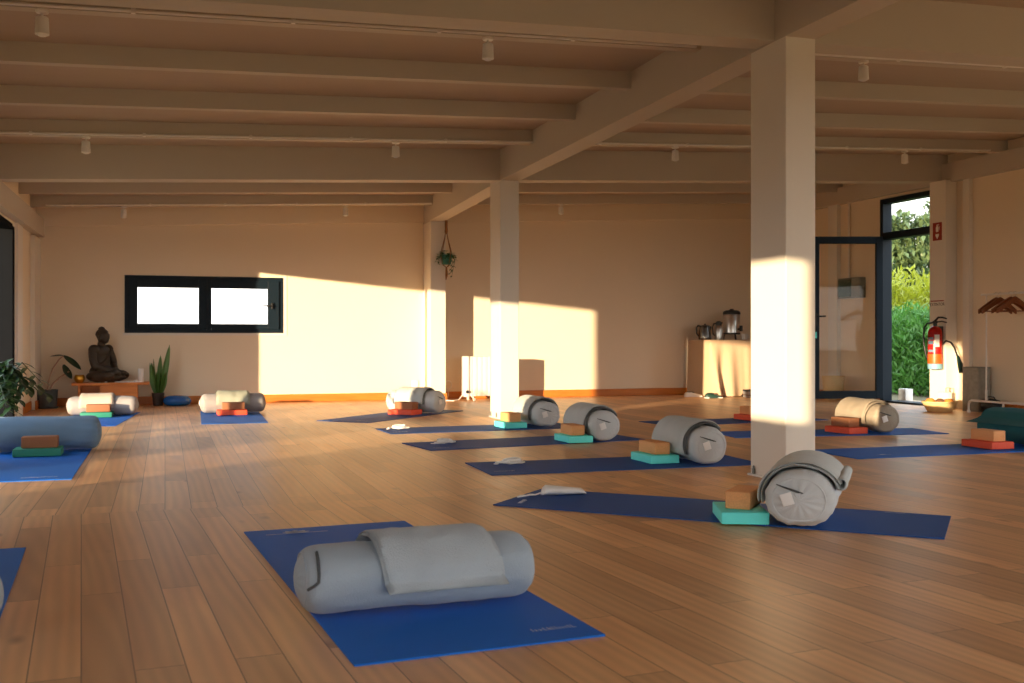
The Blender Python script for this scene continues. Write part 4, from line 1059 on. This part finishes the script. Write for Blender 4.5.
def hanger(y, rz, label):
    t = thing('coat_hanger', label, 'coat hanger', (8.42, y, 1.2905), rz, 'wooden coat hangers on the rack')
    b = MB(); 
    rows = []
    for i in range(25):
        u = -1+2*i/24; w = .225*u; z = -.065-.125*abs(u)**1.15; hh = .030*(1-.25*abs(u)); d = .011; bend = .012*u*u
        rows.append([Vector((bend-d, w, z-hh)), Vector((bend+d, w, z-hh)), Vector((bend+d, w, z+hh)), Vector((bend-d, w, z+hh))])
    V = b.grid(rows, closed_v=True); b.cap(V[0]); b.cap(V[-1], True); b.build('shoulder_bar', M['hanger'], t, 50)
    b = MB(); b.tube([(.012, -.2, -.185), (.0, 0, -.188), (.012, .2, -.185)], .006); b.build('trouser_bar', M['hanger'], t)
    b = MB(); b.tube([(0, 0, -.06), (0, 0, -.032), (0, -.012, -.02)]+[(0, .0188*cos(q), -.0012+.0188*sin(q)) for q in [pi*1.12-pi*k/8 for k in range(10)]], .0028, 6); b.build('hook', M['steel'], t)
for y, rz, lab in ((8.90, R(92), 'wooden coat hanger nearest the grey bin on the rack'), (8.845, R(90), 'wooden coat hanger, second from the grey bin on the rack'), (8.70, R(88), 'wooden coat hanger, third from the grey bin, apart from the first two'), (8.64, R(91), 'wooden coat hanger farthest along the rack, cut off by the photo')):
    hanger(y, rz, lab)
# black bag under the rack + shoes
t = thing('black_bag', 'soft black bag on the floor under the clothes rack', 'bag', (8.60, 9.14, 0))
b = MB(); b.ell((0, 0, .075), (.09, .15, .075), u=24, v=14)
for v in b.bm.verts: v.co.z = max(0.001, v.co.z*(1+.2*noise.noise(v.co*9)))
b.build('bag_body', M['black'], t, 180)
b = MB(); b.tube([(-.02, -.08, .13), (-.03, -.05, .175), (-.03, .03, .18), (-.02, .07, .135)], .007); b.build('handle', M['black'], t)
shoe(8.55, 8.62, R(100), M['tag'], M['light'], 'white shoe on the floor behind the teal bolster', 1.05)

# ------------------------------------------------------------------ outside
b = MB(); b.box(-60, 80, -60, 80, -.3, -.07); o = struct(b.build('outside_ground', M['ground'], smooth=0))
def hedge(name, cx, cy, sx, sy, z0, z1, n, m, label, cat, seed, lw=.10, group=None, upright=True):
    rnd = random.Random(seed); b = MB()
    for i in range(n):
        u, v, w = rnd.uniform(-1, 1), rnd.uniform(-1, 1), rnd.random()
        f = 1-.35*w*w
        bump = 1+.25*noise.noise(Vector((u*3+seed, v*3, w*4)))
        x, y, z = cx+u*sx*f*bump, cy+v*sy*f*bump, z0+(z1-z0)*w*bump
        d = Vector((rnd.uniform(-1, 1), rnd.uniform(-1, 1), rnd.uniform(.2, 1.6) if upright else rnd.uniform(-1, 1)))
        leaf(b, (x, y, z), d, (rnd.uniform(-1, 1), rnd.uniform(-1, 1), .5), lw*rnd.uniform(.7, 1.5), lw*.32, .2, .2, n=2)
    o = b.build(name, m, smooth=180)
    return tag(o, label, cat, group)
hedge('hedge', 11.6, 14.4, .8, 3.2, -.07, 1.2, 26000, M['hedge'], 'dense green hedge low outside the open glass door', 'hedge', 1, .115)
hedge('hedge', 14.2, 17.4, .75, 4.0, -.07, 1.95, 14000, M['hedge_sun_tint'], 'shrub row coloured yellow-green for sunlight, behind the low green hedge', 'hedge', 2, .15)
def tree(x, y, h, r, seed, label, n=7000):
    t = thing('tree', label, 'tree', (x, y, -.07), 0, 'trees beyond the hedge')
    rnd = random.Random(seed); b = MB()
    b.tube([(0, 0, 0), (.1, .05, h*.3), (0, .1, h*.6), (.05, 0, h*.9)], [.16, .12, .08, .02], 8)
    for k in range(9):
        a = k*2.4; z = h*(.35+.06*k); b.tube([(0.03, .06, z), (r*.4*cos(a), r*.4*sin(a), z+r*.25), (r*.75*cos(a), r*.75*sin(a), z+r*.4)], [.05, .03, .01], 6)
    b.build('trunk', M['bark'], t)
    b = MB()
    for i in range(n):
        a = rnd.uniform(0, 2*pi); q = rnd.random()**.5; z = rnd.uniform(.25, 1.05)
        rr = r*q*(1-.5*abs(z-.6))*(1+.3*noise.noise(Vector((a*2, z*5, seed))))
        leaf(b, (rr*cos(a), rr*sin(a), h*z), (rnd.uniform(-1, 1), rnd.uniform(-1, 1), rnd.uniform(-1, 1)), (0, 0, 1), .24*rnd.uniform(.7, 1.4), .11, .2, .2, n=2)
    b.build('foliage', M['tree'], t, 180)
tree(17.0, 21.6, 3.7, 1.35, 3, 'grey-green tree in the middle of the view through the glass door')
tree(16.2, 24.4, 4.0, 1.35, 4, 'grey-green tree farthest back, beside the door frame')
tree(19.9, 21.9, 4.3, 1.35, 5, 'taller tree partly hidden by the pilaster beside the door')
b = MB(); b.box(8.98, 9.10, 11.02, 11.16, -.07, .17, bev=.01); o = b.build('planter_box', M['enamel']); tag(o, 'small white box on the ground just outside the glass door', 'box')

# ------------------------------------------------------------------ light
w = bpy.data.worlds.new('sky'); SC.world = w; w.use_nodes = True
nt = w.node_tree; nt.nodes.clear(); N, L = nt.nodes.new, nt.links.new
out = N('ShaderNodeOutputWorld'); bg = N('ShaderNodeBackground'); L(bg.outputs[0], out.inputs[0])
tc = N('ShaderNodeTexCoord'); sx = N('ShaderNodeSeparateXYZ'); L(tc.outputs['Generated'], sx.inputs[0])
rp = N('ShaderNodeValToRGB'); L(sx.outputs[2], rp.inputs[0])
rp.color_ramp.elements[0].position = 0.; rp.color_ramp.elements[0].color = (1.0, .93, .84, 1)
rp.color_ramp.elements[1].position = .45; rp.color_ramp.elements[1].color = (.72, .86, 1.0, 1)
L(rp.outputs[0], bg.inputs[0]); bg.inputs[1].default_value = 1.55
sun = bpy.data.lights.new('sun', 'SUN'); sun.energy = 5.6; sun.angle = R(.6); sun.color = (1.0, .74, .45)
so = bpy.data.objects.new('sun', sun); COL.objects.link(so)
DX, DY, DZs = 1.25, 1.0, -.098*1.25
so.rotation_euler = Vector((DX, DY, DZs)).to_track_quat('-Z', 'Y').to_euler()

# ------------------------------------------------------------------ camera
cd = bpy.data.cameras.new('camera'); cam = bpy.data.objects.new('camera', cd); COL.objects.link(cam)
cam.location = (0, 0, .81); cam.rotation_euler = (R(90), 0, -math.atan(347/1040))
cd.sensor_width = 36; cd.lens = 36*1040/1024; cd.shift_y = -2.5/1024; cd.clip_end = 300; cd.clip_start = .05
cd.dof.use_dof = True; cd.dof.focus_distance = 6.5; cd.dof.aperture_fstop = 5.6
SC.camera = cam
vs = SC.view_settings; vs.view_transform = 'Standard'; vs.look = 'None'; vs.gamma = 1; vs.use_curve_mapping = False; vs.exposure = 1.25
SC.cycles.use_denoising = True
SC.cycles.max_bounces = 12; SC.cycles.diffuse_bounces = 6; SC.cycles.glossy_bounces = 4; SC.cycles.transparent_max_bounces = 16
SC.cycles.sample_clamp_indirect = 8; SC.cycles.caustics_reflective = False
